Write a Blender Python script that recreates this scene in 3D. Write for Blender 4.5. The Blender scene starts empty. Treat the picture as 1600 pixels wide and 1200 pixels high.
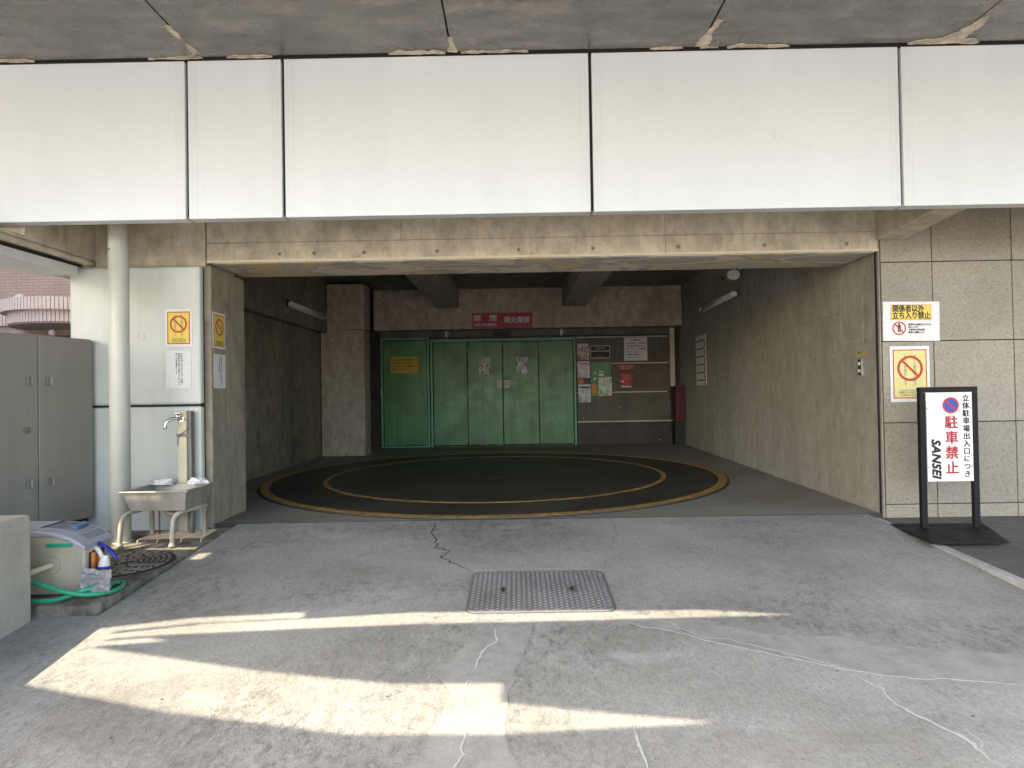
import bpy, bmesh, math, random
from mathutils import Vector, Matrix, noise as mnoise
from mathutils.geometry import tessellate_polygon
R = math.radians; PI = math.pi
random.seed(7)
S = bpy.context.scene
COL = S.collection

# ------------------------------------------------------------------ camera
cam_data = bpy.data.cameras.new('camera'); cam = bpy.data.objects.new('camera', cam_data); COL.objects.link(cam)
cam.matrix_world = Matrix.Translation((0, 0, 1.1)) @ Matrix.Rotation(R(.38), 4, 'Z') @ Matrix.Rotation(R(90.7), 4, 'X') @ Matrix.Rotation(R(-.95), 4, 'Z')
cam_data.sensor_width = 36; cam_data.lens = 36 * 980 / 1600
cam_data.clip_start = .05; cam_data.clip_end = 2000
S.camera = cam

# ------------------------------------------------------------------ sky and sun
KX, KY = .766, .75                      # how far sunlight travels in x and y for each metre it drops
SUNV = Vector((-KX, -KY, 1)).normalized()
ELEV = math.asin(SUNV.z)
W = bpy.data.worlds.new('World'); S.world = W; W.use_nodes = True
wn = W.node_tree; bg = wn.nodes['Background']
sky = wn.nodes.new('ShaderNodeTexSky'); sky.sky_type = 'NISHITA'; sky.sun_disc = False
sky.sun_elevation = ELEV; sky.sun_rotation = math.atan2(SUNV.x, SUNV.y) % (2 * PI)
sky.dust_density = 2.6
wn.links.new(sky.outputs[0], bg.inputs[0]); bg.inputs[1].default_value = .15
sd = bpy.data.lights.new('sun', 'SUN'); sun = bpy.data.objects.new('sun', sd); COL.objects.link(sun)
sd.energy = 2.1; sd.angle = R(.36); sd.color = (1, .87, .66)
sun.rotation_euler = SUNV.to_track_quat('Z', 'Y').to_euler()
S.view_settings.view_transform = 'Standard'; S.view_settings.look = 'None'
S.view_settings.gamma = 1; S.view_settings.exposure = 2.72
S.cycles.max_bounces = 12; S.cycles.diffuse_bounces = 10
S.cycles.use_denoising = True

# ------------------------------------------------------------------ materials
class NT:
    def __init__(s, name, rough=.8, metal=0., spec=.5):
        s.m = bpy.data.materials.new(name); s.m.use_nodes = True
        s.t = s.m.node_tree; s.b = s.t.nodes['Principled BSDF']
        s.b.inputs['Roughness'].default_value = rough; s.b.inputs['Metallic'].default_value = metal
        s.b.inputs['Specular IOR Level'].default_value = spec
        s.tc = s.t.nodes.new('ShaderNodeTexCoord')
    def n(s, k, **kw):
        x = s.t.nodes.new(k)
        for a, v in kw.items(): setattr(x, a, v)
        return x
    def put(s, sock, v):
        if isinstance(v, bpy.types.NodeSocket): s.t.links.new(v, sock)
        else: sock.default_value = v
    def map(s, sc=(1, 1, 1), loc=(0, 0, 0), src='Object'):
        x = s.n('ShaderNodeMapping'); s.put(x.inputs[0], s.tc.outputs[src]); x.inputs['Scale'].default_value = sc; x.inputs['Location'].default_value = loc
        return x.outputs[0]
    def noise(s, scale, vec=None, det=5, rough=.6, dist=0.):
        x = s.n('ShaderNodeTexNoise'); s.put(x.inputs['Vector'], vec if vec is not None else s.tc.outputs['Object'])
        x.inputs['Scale'].default_value = scale; x.inputs['Detail'].default_value = det
        x.inputs['Roughness'].default_value = rough; x.inputs['Distortion'].default_value = dist
        return x.outputs[0]
    def vor(s, scale, vec=None, out='Distance', feat='F1'):
        x = s.n('ShaderNodeTexVoronoi', feature=feat); s.put(x.inputs['Vector'], vec if vec is not None else s.tc.outputs['Object'])
        x.inputs['Scale'].default_value = scale
        return x.outputs[out]
    def ramp(s, f, stops, interp='LINEAR'):
        x = s.n('ShaderNodeValToRGB'); s.put(x.inputs[0], f); e = x.color_ramp.elements; x.color_ramp.interpolation = interp
        while len(e) < len(stops): e.new(.5)
        for el, (p, c) in zip(e, stops):
            el.position = p; el.color = (*c, 1) if isinstance(c, (tuple, list)) else (c, c, c, 1)
        return x.outputs[0]
    def mix(s, f, a, b, mode='MIX'):
        x = s.n('ShaderNodeMix', data_type='RGBA', blend_type=mode)
        s.put(x.inputs[0], f)
        for i, v in ((6, a), (7, b)): s.put(x.inputs[i], (*v, 1) if isinstance(v, (tuple, list)) else v)
        return x.outputs[2]
    def math(s, op, a, b=0.):
        x = s.n('ShaderNodeMath', operation=op); s.put(x.inputs[0], a); s.put(x.inputs[1], b); return x.outputs[0]
    def bump(s, h, strength=.3, dist=.01):
        x = s.n('ShaderNodeBump'); x.inputs['Strength'].default_value = strength; x.inputs['Distance'].default_value = dist
        s.put(x.inputs['Height'], h); s.put(s.b.inputs['Normal'], x.outputs[0])
    def col(s, c): s.put(s.b.inputs['Base Color'], (*c, 1) if isinstance(c, (tuple, list)) else c)
    def rough(s, c): s.put(s.b.inputs['Roughness'], c)

def mul(c, k): return tuple(min(1, x * k) for x in c)

def concrete(name, c, c2=None, rough=.85, big=.9, streak=.25, pits=True, bump=.35, mott=.35, spec=.3, stretch=(1, 1, .35)):
    c2 = c2 or mul(c, .7); m = NT(name, rough, spec=spec)
    a = m.ramp(m.noise(big, m.map(stretch), 6, .62, .6), [(.32, c2), (.68, c)])
    b = m.ramp(m.noise(9, m.map((1, 1, .6)), 6, .7), [(.3, 1 - mott), (.62, 1.0), (.85, 1.0)])
    o = m.mix(1, a, b, 'MULTIPLY')
    o = m.mix(1, o, m.ramp(m.noise(140, None, 2, .6), [(.3, .82), (.7, 1.0)]), 'MULTIPLY')
    if streak:
        st = m.ramp(m.noise(3.2, m.map((1, 1, .16)), 6, .7, .5), [(.36, 1 - streak), (.6, 1.0)])
        o = m.mix(1, o, st, 'MULTIPLY')
    if pits:
        p = m.ramp(m.vor(26), [(.03, .45), (.085, 1.0)])
        pm = m.ramp(m.noise(3.1), [(.5, 0.), (.6, 1.)])
        o = m.mix(pm, o, m.mix(1, o, p, 'MULTIPLY'))
    m.col(o)
    m.bump(m.math('ADD', m.noise(60, None, 4, .7), m.math('MULTIPLY', m.noise(6), 1.5)), bump, .008)
    return m.m

def paint(name, c, rough=.4, metal=0., dirt=.12, spec=.5, bump=.0, streak=True):
    m = NT(name, rough, metal, spec)
    a = m.ramp(m.noise(2.3, None, 6, .6), [(.3, mul(c, 1 - dirt)), (.65, c)])
    if streak:
        a = m.mix(1, a, m.ramp(m.noise(8, m.map((1, 1, .05)), 4, .6), [(.33, 1 - dirt * .8), (.55, 1.)]), 'MULTIPLY')
    a = m.mix(1, a, m.ramp(m.noise(70, None, 3, .6), [(.28, 1 - dirt * .7), (.5, 1.)]), 'MULTIPLY')
    m.col(a); m.rough(m.ramp(m.noise(5, None, 4), [(.3, rough * .8), (.7, min(1, rough * 1.25))]))
    if bump: m.bump(m.noise(45, None, 3), bump, .003)
    return m.m

def flat(name, c, rough=.6, metal=0., spec=.4):
    m = NT(name, rough, metal, spec)
    m.col(m.ramp(m.noise(30, None, 3), [(.3, mul(c, .88)), (.6, c)])); return m.m

MAT = {}
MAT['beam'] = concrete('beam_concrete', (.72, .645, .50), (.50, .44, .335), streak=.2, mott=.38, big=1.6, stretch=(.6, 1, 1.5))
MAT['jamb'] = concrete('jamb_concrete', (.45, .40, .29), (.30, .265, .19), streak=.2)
MAT['rwall'] = concrete('side_wall_concrete', (.43, .405, .33), (.32, .30, .245), streak=.08, mott=.30)
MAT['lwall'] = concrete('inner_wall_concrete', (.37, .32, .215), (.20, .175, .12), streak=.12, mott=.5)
MAT['column'] = concrete('column_concrete', (.58, .50, .38), (.43, .365, .27), streak=.15, mott=.4)
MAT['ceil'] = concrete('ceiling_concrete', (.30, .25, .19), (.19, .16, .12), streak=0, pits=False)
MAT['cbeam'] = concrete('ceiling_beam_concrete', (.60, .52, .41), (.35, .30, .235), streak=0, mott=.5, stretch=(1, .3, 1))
MAT['kerb'] = concrete('kerb_concrete', (.40, .365, .295), (.15, .132, .10), streak=.1, mott=.75, big=7, bump=1.)
MAT['boxc'] = concrete('smooth_concrete', (.50, .465, .39), (.41, .38, .315), streak=.1, mott=.15, pits=False, bump=.25)
MAT['yard'] = concrete('yard_concrete', (.32, .31, .28), streak=0, stretch=(1, 1, 1))

def drive_mat():
    m = NT('driveway_concrete', .75, spec=.35)
    a = m.ramp(m.noise(1.1, m.map((.7, 1, 1)), 7, .62, .5), [(.3, (.265, .258, .232)), (.5, (.335, .329, .30)), (.72, (.39, .386, .362))])
    # worn, rough skin: small dark blotches grouped in large areas
    bl = m.ramp(m.noise(17, m.map((1, .62, 1)), 12, .84, .5), [(.37, .42), (.49, .80), (.60, 1.)])
    msk = m.ramp(m.noise(.95, m.map((.6, 1, 1), (4, 2.5, 0)), 6, .62, .4), [(.40, .06), (.60, 1.)])
    o = m.mix(msk, a, m.mix(1, a, bl, 'MULTIPLY'))
    fine = m.ramp(m.noise(60, m.map((1, .6, 1)), 8, .8), [(.34, .66), (.5, .96), (.66, 1.1)])
    o = m.mix(1, o, fine, 'MULTIPLY')
    o = m.mix(1, o, m.ramp(m.noise(230, m.map((1, .7, 1)), 2), [(.3, .82), (.6, 1.03)]), 'MULTIPLY')
    pit = m.mix(m.ramp(m.noise(3.3), [(.50, 0.), (.56, 1.)]), (1, 1, 1), m.ramp(m.vor(22, m.map((1, .8, 1))), [(.04, .35), (.10, 1.)]))
    o = m.mix(1, o, pit, 'MULTIPLY')
    # smudges left by tyres and damp
    sm = m.ramp(m.noise(1.7, m.map((.8, 1.2, 1), (9, 1, 0)), 5, .55), [(.58, 0.), (.72, .55)])
    o = m.mix(sm, o, (.19, .18, .155))
    dust = m.ramp(m.noise(2.6, m.map((.5, 1, 1), (1, 7, 0)), 8, .7), [(.60, 0.), (.70, .35)])
    o = m.mix(dust, o, (.46, .455, .43))
    m.col(o)
    m.rough(m.ramp(m.noise(3), [(.3, .6), (.7, .85)]))
    m.bump(m.math('ADD', m.noise(34, m.map((1, .7, 1)), 9, .8), m.math('MULTIPLY', m.noise(150, None, 3), .5)), .7, .010)
    return m.m
MAT['drive'] = drive_mat()

def floor_mat():
    m = NT('garage_floor_concrete', .7, spec=.3)
    a = m.ramp(m.noise(1.6, m.map((.5, 1, 1)), 7, .65, .4), [(.3, (.20, .185, .15)), (.7, (.32, .30, .25))])
    o = m.mix(1, a, m.ramp(m.noise(60, None, 5, .7), [(.3, .65), (.65, 1.)]), 'MULTIPLY')
    m.col(o); m.bump(m.noise(70, None, 4), .3, .005); return m.m
MAT['floor'] = floor_mat()

def turn_mat():
    m = NT('turntable_steel', .55, 0, .4)
    a = m.ramp(m.noise(1.3, None, 7, .65, .4), [(.3, (.026, .024, .018)), (.7, (.072, .065, .048))])
    o = m.mix(1, a, m.ramp(m.noise(70, None, 5, .7), [(.3, .6), (.65, 1.)]), 'MULTIPLY')
    m.col(o); m.bump(m.noise(80, None, 4), .35, .004); return m.m
MAT['turn'] = turn_mat()

def ring_mat():
    m = NT('worn_yellow_paint', .6)
    w = m.ramp(m.noise(16, None, 7, .78), [(.40, 0.), (.52, 1.)])
    o = m.mix(w, (.12, .09, .05), m.ramp(m.noise(5), [(.3, (.34, .19, .04)), (.7, (.50, .30, .06))]))
    m.col(o); return m.m
MAT['ring'] = ring_mat()

def tile_mat(k=1.):
    m = NT('granite_tile', .5, spec=.4)
    g = m.ramp(m.noise(60, None, 5, .75, 1.2), [(.33, (.15, .132, .10)), (.48, (.265, .237, .186)), (.66, (.35, .318, .255))])
    o = m.mix(1, g, m.ramp(m.noise(1.4, None, 2), [(.3, .86), (.7, 1.06)]), 'MULTIPLY')
    o = m.mix(1, o, m.ramp(m.vor(170), [(.02, .6), (.12, 1.)]), 'MULTIPLY')
    o = m.mix(1, o, (k, k * .99, k * .97), 'MULTIPLY')
    m.col(o); m.bump(m.noise(90, None, 4), .25, .004); return m.m
MAT['tile'] = tile_mat(); MAT['tile2'] = tile_mat(.93); MAT['tile3'] = tile_mat(1.07)

def soffit_mat():
    m = NT('soffit_dark_stone', .32, spec=.5)
    v = m.map((.35, 1.2, 1))
    a = m.ramp(m.noise(7, v, 8, .72, .5), [(.3, (.075, .072, .063)), (.52, (.165, .157, .14)), (.75, (.27, .255, .23))])
    b = m.ramp(m.noise(1.1), [(.3, .7), (.7, 1.15)])
    m.col(m.mix(1, a, b, 'MULTIPLY')); m.rough(m.ramp(m.noise(4), [(.3, .20), (.7, .36)]))
    m.bump(m.noise(60), .15, .004); return m.m
MAT['soffit'] = soffit_mat()

def coat_mat():
    m = NT('peeling_soffit_paint', .8)
    f = m.noise(1.3, m.map((1, 1.6, 1), (3, 0, 0)), 4, .45, .5)
    o = m.ramp(f, [(0, (.42, .38, .32)), (.40, (.62, .55, .43)), (.47, (.38, .365, .335)), (.53, (.58, .46, .27)), (.60, (.44, .41, .36))], 'CONSTANT')
    o = m.mix(1, o, m.ramp(m.noise(40, None, 5), [(.3, .82), (.6, 1.)]), 'MULTIPLY')
    m.col(o); m.bump(f, .4, .01); return m.m
MAT['coat'] = coat_mat()

def fascia_mat():
    m = NT('white_enamel_panel', .33, spec=.5)
    o = m.ramp(m.noise(1.1, m.map((1, 1, .4)), 5, .6), [(.3, (.60, .63, .645)), (.7, (.65, .68, .695))])
    o = m.mix(1, o, m.ramp(m.noise(4, m.map((1, 1, .04)), 5, .6), [(.3, .965), (.5, 1.)]), 'MULTIPLY')
    g = m.ramp(m.noise(3.5, m.map((1, 1, .8), (2, 0, 1)), 8, .75, 1), [(.66, 1.), (.72, .86)])
    sep = m.n('ShaderNodeSeparateXYZ'); m.put(sep.inputs[0], m.tc.outputs['Object'])
    wob = m.math('MULTIPLY', m.noise(5, m.map((1, 1, .15)), 3), .02)
    for q in (-2.355, -1.655, .57, 2.795):      # rain runs down both sides of each joint
        dd = m.math('ADD', m.math('ABSOLUTE', m.math('SUBTRACT', sep.outputs[0], q)), wob)
        o = m.mix(1, o, m.ramp(dd, [(.0, .90), (.018, .97), (.04, .99), (.050, .93), (.058, .99), (.085, .95), (.10, 1.)]), 'MULTIPLY')
    sp2 = m.ramp(m.noise(2.2, m.map((1, 1, 1.3), (5.3, 0, 2.2)), 9, .8, 1.5), [(.30, .80), (.345, 1.)])
    o = m.mix(1, o, sp2, 'MULTIPLY')
    ft = m.ramp(m.math('ADD', sep.outputs[2], m.math('MULTIPLY', m.noise(3, m.map((1, 1, .1)), 4), .25)), [(.0, 1.), (1., 1.)])
    o = m.mix(1, o, g, 'MULTIPLY')
    o = m.mix(1, o, m.ramp(m.noise(120, None, 3), [(.3, .96), (.6, 1.)]), 'MULTIPLY')
    m.col(o); m.rough(m.ramp(m.noise(2), [(.3, .28), (.7, .42)])); m.bump(m.noise(150, None, 2), .06, .002); return m.m
MAT['fascia'] = fascia_mat()
MAT['panel'] = paint('grey_white_cladding', (.55, .555, .50), .42, dirt=.10, bump=.08)
MAT['pole'] = paint('cream_pole_paint', (.58, .57, .49), .42, dirt=.14)
MAT['lip'] = paint('fascia_underside', (.62, .62, .58), .4, dirt=.1)
MAT['black'] = flat('dark_gap', (.02, .018, .016), .9)
MAT['blackmetal'] = paint('black_powder_coat', (.014, .012, .011), .6, dirt=.25, spec=.22)
MAT['cab'] = paint('cabinet_grey_paint', (.24, .225, .19), .42, dirt=.10, bump=.05)
MAT['cabhw'] = flat('cabinet_latch', (.20, .18, .14), .4, .4)
MAT['steel'] = paint('stainless_steel', (.55, .52, .46), .35, .55, dirt=.35)
MAT['sink'] = paint('dull_sink_plastic', (.36, .33, .265), .45, .15, dirt=.35, streak=True)
MAT['sinkleg'] = paint('cream_leg_paint', (.50, .44, .33), .4, dirt=.45)
MAT['chrome'] = flat('chrome', (.62, .60, .56), .18, 1.)
MAT['rust'] = flat('rusty_iron', (.20, .10, .05), .8)
MAT['post'] = paint('tap_post_cream', (.55, .49, .33), .5, dirt=.2)
MAT['cloth'] = flat('white_cloth', (.66, .62, .58), .95)
MAT['wire'] = flat('coated_wire', (.55, .42, .28), .5)
MAT['green'] = paint('green_door_paint', (.085, .25, .078), .42, dirt=.42, bump=.12)
MAT['greenframe'] = paint('green_frame_paint', (.10, .30, .15), .4, dirt=.2)
MAT['brown'] = paint('brown_wall_panel', (.115, .095, .06), .6, dirt=.3)
MAT['darkbrown'] = paint('dark_base_panel', (.05, .035, .026), .6, dirt=.3)
MAT['trim'] = flat('pale_trim', (.55, .50, .38), .5)
MAT['white'] = flat('white_plastic', (.66, .65, .61), .5)
MAT['paper'] = flat('white_paper', (.66, .64, .61), .8)
MAT['laminate'] = flat('laminated_paper', (.70, .68, .66), .45)
MAT['signwhite'] = flat('white_sign_board', (.74, .73, .69), .45)
MAT['yellow'] = flat('yellow_print', (.72, .55, .10), .6)
MAT['paleyellow'] = flat('sun_faded_yellow_print', (.66, .58, .24), .6)
MAT['ochre'] = flat('ochre_notice', (.50, .33, .03), .6)
MAT['red'] = flat('red_print', (.45, .035, .03), .5)
MAT['signred'] = flat('red_sign_board', (.36, .015, .03), .4)
MAT['ink'] = flat('black_ink', (.02, .02, .02), .6)
MAT['inkgrey'] = flat('grey_ink', (.16, .155, .13), .6)
MAT['blue'] = flat('blue_print', (.03, .07, .35), .5)
MAT['orange'] = flat('orange_plastic', (.55, .18, .04), .5)
MAT['nozblue'] = flat('blue_plastic', (.015, .03, .32), .3)
MAT['hose'] = flat('green_hose', (.035, .33, .18), .35)
MAT['hosegreen'] = flat('green_label', (.02, .30, .17), .5)
MAT['lid'] = flat('lavender_grey_plastic', (.33, .34, .38), .35)
MAT['lidwin'] = flat('smoky_window', (.17, .19, .23), .12)
MAT['lidblue'] = flat('slate_blue_handle', (.07, .13, .26), .3)
MAT['body'] = paint('beige_plastic_body', (.46, .405, .30), .5, dirt=.22)
MAT['foil'] = flat('crumpled_grey_film', (.30, .295, .29), .35)
MAT['darkred'] = flat('dark_red_cabinet', (.07, .008, .008), .5)
MAT['tube'] = flat('fluorescent_tube_off', (.75, .74, .68), .3)
MAT['glassw'] = flat('lamp_glass', (.70, .68, .60), .2)
MAT['crack'] = flat('dark_crack', (.055, .05, .045), .95)  # plain dark colour of cracks, grit chips and the floor joint
MAT['filler'] = flat('white_crack_filler', (.45, .452, .44), .8)
MAT['patch'] = concrete('smooth_cement_patch', (.352, .346, .32), (.30, .295, .27), streak=0, mott=.3, pits=False, bump=.25, stretch=(1, 1, 1))
MAT['efflo'] = concrete('lime_deposit', (.80, .71, .60), (.50, .43, .35), streak=0, mott=.4, pits=False, bump=1., big=14, stretch=(1, 1, 1))
MAT['treadsteel'] = paint('galvanised_tread', (.34, .335, .32), .42, .5, dirt=.3, streak=False)
MAT['treadplate'] = paint('tread_plate_steel', (.21, .207, .197), .5, .25, dirt=.3, streak=False)
MAT['ironlight'] = paint('worn_iron', (.34, .30, .25), .5, .3, dirt=.4, streak=False)
MAT['castiron'] = paint('cast_iron', (.10, .088, .07), .6, .3, dirt=.4, streak=False)
MAT['pave'] = concrete('dark_paving', (.17, .155, .135), (.12, .11, .095), streak=0, mott=.3, pits=False, stretch=(1, 1, 1))
MAT['kerbw'] = concrete('pale_kerb', (.50, .49, .46), (.36, .35, .32), streak=0, mott=.3, pits=False, big=5, stretch=(1, 1, 1))
MAT['asphalt'] = concrete('asphalt', (.11, .108, .10), streak=0, mott=.3, stretch=(1, 1, 1))
MAT['fore'] = concrete('pale_road', (.45, .425, .385), (.36, .34, .31), streak=0, mott=.3, stretch=(1, 1, 1))
MAT['plaster'] = concrete('plain_plaster', (.42, .38, .33), streak=.1)

def brick_mat():
    m = NT('pink_brick', .8)
    b = m.n('ShaderNodeTexBrick'); v = m.n('ShaderNodeMapping'); v.inputs['Rotation'].default_value = (R(90), 0, 0)
    m.put(v.inputs[0], m.tc.outputs['Object']); m.put(b.inputs['Vector'], v.outputs[0])
    b.inputs['Color1'].default_value = (.30, .205, .155, 1); b.inputs['Color2'].default_value = (.255, .17, .13, 1); b.inputs['Mortar'].default_value = (.20, .15, .12, 1)
    b.inputs['Scale'].default_value = 1; b.inputs['Brick Width'].default_value = .24; b.inputs['Row Height'].default_value = .065
    b.inputs['Mortar Size'].default_value = .01; b.inputs['Bias'].default_value = -.2
    o = m.mix(1, b.outputs[0], m.ramp(m.noise(1.5), [(.3, .85), (.7, 1.1)]), 'MULTIPLY')
    m.col(o); m.bump(b.outputs[1], -.3, .01); return m.m
MAT['brick'] = brick_mat()
MAT['ribtile'] = flat('pink_ribbed_tile', (.40, .32, .27), .7)

def streakpaper():
    m = NT('papered_window', .5)
    f = m.noise(9, m.map((5, 1, .9)), 3, .6, 1.5)
    m.col(m.ramp(f, [(.44, (.02, .02, .02)), (.50, (.55, .52, .5))])); return m.m
MAT['winpaper'] = streakpaper()
def photo_mat(name, a, b, c):
    m = NT(name, .6); f = m.noise(14, None, 4, .6, .8)
    m.col(m.ramp(f, [(.35, a), (.5, b), (.62, c)])); return m.m
MAT['ph1'] = photo_mat('brown_print', (.10, .07, .05), (.40, .33, .28), (.52, .46, .42))
MAT['ph2'] = photo_mat('grey_print', (.25, .25, .26), (.55, .53, .52), (.62, .60, .60))
MAT['ph3'] = photo_mat('green_map_print', (.10, .16, .10), (.55, .58, .45), (.64, .66, .55))

# ------------------------------------------------------------------ mesh helpers
def meta(o, label=None, cat=None, group=None, kind=None):
    if label: o['label'] = label
    if cat: o['category'] = cat
    if group: o['group'] = group
    if kind: o['kind'] = kind
    return o

def link_mesh(name, bm, m, parent=None, smooth=False, bev=0, seg=2):
    bmesh.ops.recalc_face_normals(bm, faces=bm.faces)
    me = bpy.data.meshes.new(name); bm.to_mesh(me); bm.free()
    for mm in (m if isinstance(m, (list, tuple)) else [m]): me.materials.append(MAT[mm] if isinstance(mm, str) else mm)
    o = bpy.data.objects.new(name, me); COL.objects.link(o); o.parent = parent
    if smooth: me.polygons.foreach_set('use_smooth', [True] * len(me.polygons))
    if bev:
        b = o.modifiers.new('bevel', 'BEVEL'); b.width = bev; b.segments = seg; b.limit_method = 'ANGLE'; b.angle_limit = R(40)
    return o

def box(bm, x0, x1, y0, y1, z0, z1):
    M = Matrix.Translation(((x0 + x1) / 2, (y0 + y1) / 2, (z0 + z1) / 2)) @ Matrix.Diagonal((abs(x1 - x0), abs(y1 - y0), abs(z1 - z0), 1))
    return bmesh.ops.create_cube(bm, size=1, matrix=M)['verts']

def B(name, dims, m, parent=None, bev=0):
    bm = bmesh.new()
    for d in (dims if isinstance(dims[0], (list, tuple)) else [dims]): box(bm, *d)
    return link_mesh(name, bm, m, parent, bev=bev)

def prism(bm, pts, vec):
    """closed prism: polygon pts swept along vec"""
    vec = Vector(vec); a = [bm.verts.new(p) for p in pts]; b = [bm.verts.new(Vector(p) + vec) for p in pts]
    bm.faces.new(a); bm.faces.new(b[::-1]); n = len(a)
    for i in range(n): bm.faces.new((a[i], b[i], b[(i + 1) % n], a[(i + 1) % n]))

def P(name, pts, vec, m, parent=None, bev=0):
    bm = bmesh.new(); prism(bm, pts, vec); return link_mesh(name, bm, m, parent, bev=bev)

def cyl(bm, p0, p1, r0, r1=None, n=20):
    p0, p1 = Vector(p0), Vector(p1); r1 = r0 if r1 is None else r1
    d = p1 - p0; M = Matrix.Translation((p0 + p1) / 2) @ d.to_track_quat('Z', 'Y').to_matrix().to_4x4()
    bmesh.ops.create_cone(bm, cap_ends=True, segments=n, radius1=r0, radius2=r1, depth=d.length, matrix=M)

def Cy(name, p0, p1, r, m, parent=None, r1=None, n=24, bev=0):
    bm = bmesh.new(); cyl(bm, p0, p1, r, r1, n)
    o = link_mesh(name, bm, m, parent, bev=bev)
    for p in o.data.polygons:
        if len(p.vertices) == 4: p.use_smooth = True
    return o

def spline(pts, k=8):
    pts = [Vector(p) for p in pts]; out = []
    q = [pts[0]] + pts + [pts[-1]]
    for i in range(1, len(q) - 2):
        for j in range(k):
            t = j / k; a, b, c, d = q[i - 1:i + 3]
            out.append(.5 * ((2 * b) + (c - a) * t + (2 * a - 5 * b + 4 * c - d) * t * t + (3 * b - a - 3 * c + d) * t ** 3))
    out.append(pts[-1]); return out

def tube(bm, pts, r, n=10, flatn=1.):
    rings = []; prev = None
    for i, p in enumerate(pts):
        d = (pts[min(i + 1, len(pts) - 1)] - pts[max(i - 1, 0)]).normalized()
        if prev is None: prev = d.orthogonal().normalized()
        u = (prev - d * prev.dot(d)).normalized(); v = d.cross(u); prev = u
        rings.append([bm.verts.new(p + (u * math.cos(2 * PI * k / n) + v * flatn * math.sin(2 * PI * k / n)) * r) for k in range(n)])
    for a, b in zip(rings, rings[1:]):
        for k in range(n): bm.faces.new((a[k], a[(k + 1) % n], b[(k + 1) % n], b[k]))
    bm.faces.new(rings[0][::-1]); bm.faces.new(rings[-1])

def Tu(name, pts, r, m, parent=None, n=10, k=8, flatn=1.):
    bm = bmesh.new(); tube(bm, spline(pts, k), r, n, flatn); return link_mesh(name, bm, m, parent, smooth=True)

def disc(bm, cx, cy, r, z, h, n=64, r_in=0, a0=0, a1=2 * PI):
    """flat disc or ring of thickness h"""
    full = abs(a1 - a0 - 2 * PI) < 1e-6
    N = n if full else n + 1
    ang = [a0 + (a1 - a0) * i / n for i in range(N)]
    def rg(rr, zz): return [bm.verts.new((cx + rr * math.cos(a), cy + rr * math.sin(a), zz)) for a in ang]
    ot, ob = rg(r, z + h), rg(r, z)
    if r_in:
        it, ib = rg(r_in, z + h), rg(r_in, z)
        for i in range(n):
            j = (i + 1) % N
            bm.faces.new((ot[i], ot[j], it[j], it[i])); bm.faces.new((ot[i], ob[i], ob[j], ot[j]))
            bm.faces.new((it[i], it[j], ib[j], ib[i])); bm.faces.new((ob[i], ib[i], ib[j], ob[j]))
    else:
        bm.faces.new(ot); bm.faces.new(ob[::-1])
        for i in range(n): bm.faces.new((ot[i], ob[i], ob[(i + 1) % n], ot[(i + 1) % n]))

def E(name, loc=(0, 0, 0), rz=0, label=None, cat=None, group=None):
    o = bpy.data.objects.new(name, None); COL.objects.link(o); o.empty_display_size = .2
    o.location = loc; o.rotation_euler = (0, 0, rz); return meta(o, label, cat, group)

def text(name, body, size, x, z, m, parent, y=-.003, ax='CENTER', spacing=1., bold=0., rot=0., shear=0., sx=1., line=1.):
    """lettering in the local x-z plane of a sign, facing local -y"""
    cu = bpy.data.curves.new(name, 'FONT'); cu.body = body; cu.size = size; cu.align_x = ax; cu.align_y = 'CENTER'
    cu.space_character = spacing; cu.space_line = line; cu.shear = shear; cu.extrude = .0006; cu.resolution_u = 3
    t = bpy.data.objects.new(name, cu); COL.objects.link(t)
    bpy.context.view_layer.update(); dg = bpy.context.evaluated_depsgraph_get()
    me = bpy.data.meshes.new_from_object(t.evaluated_get(dg)); bpy.data.objects.remove(t)
    me.transform(Matrix.Translation((x, y, z)) @ Matrix.Rotation(rot, 4, 'Y') @ Matrix.Diagonal((sx, 1, 1, 1)) @ Matrix.Rotation(PI / 2, 4, 'X'))
    if bold:
        bm = bmesh.new()
        for q, (dx, dz) in enumerate(((-1, -1), (1, -1), (-1, 1), (1, 1), (0, 0))):
            k = len(bm.verts); bm.from_mesh(me); bm.verts.ensure_lookup_table()
            for v in bm.verts[k:]: v.co += Vector((dx * bold, -.00012 * q, dz * bold))
        bm.to_mesh(me); bm.free()
    me.materials.clear(); me.materials.append(MAT[m])
    o = bpy.data.objects.new(name, me); COL.objects.link(o); o.parent = parent; return o

def ringxz(bm, cx, cz, r, ri, y0, y1, n=40):
    vs = []
    for rr, yy in ((r, y0), (r, y1), (ri, y1), (ri, y0)):
        vs.append([bm.verts.new((cx + rr * math.cos(2 * PI * i / n), yy, cz + rr * math.sin(2 * PI * i / n))) for i in range(n)])
    for k in range(4):
        a, b = vs[k], vs[(k + 1) % 4]
        for i in range(n): bm.faces.new((a[i], a[(i + 1) % n], b[(i + 1) % n], b[i]))

def barxz(bm, cx, cz, L, w, ang, y0, y1):
    c, s = math.cos(ang), math.sin(ang)
    pts = [(cx + a * c - b * s, y0, cz + a * s + b * c) for a, b in ((-L / 2, -w / 2), (L / 2, -w / 2), (L / 2, w / 2), (-L / 2, w / 2))]
    prism(bm, pts, (0, y1 - y0, 0))

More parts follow.
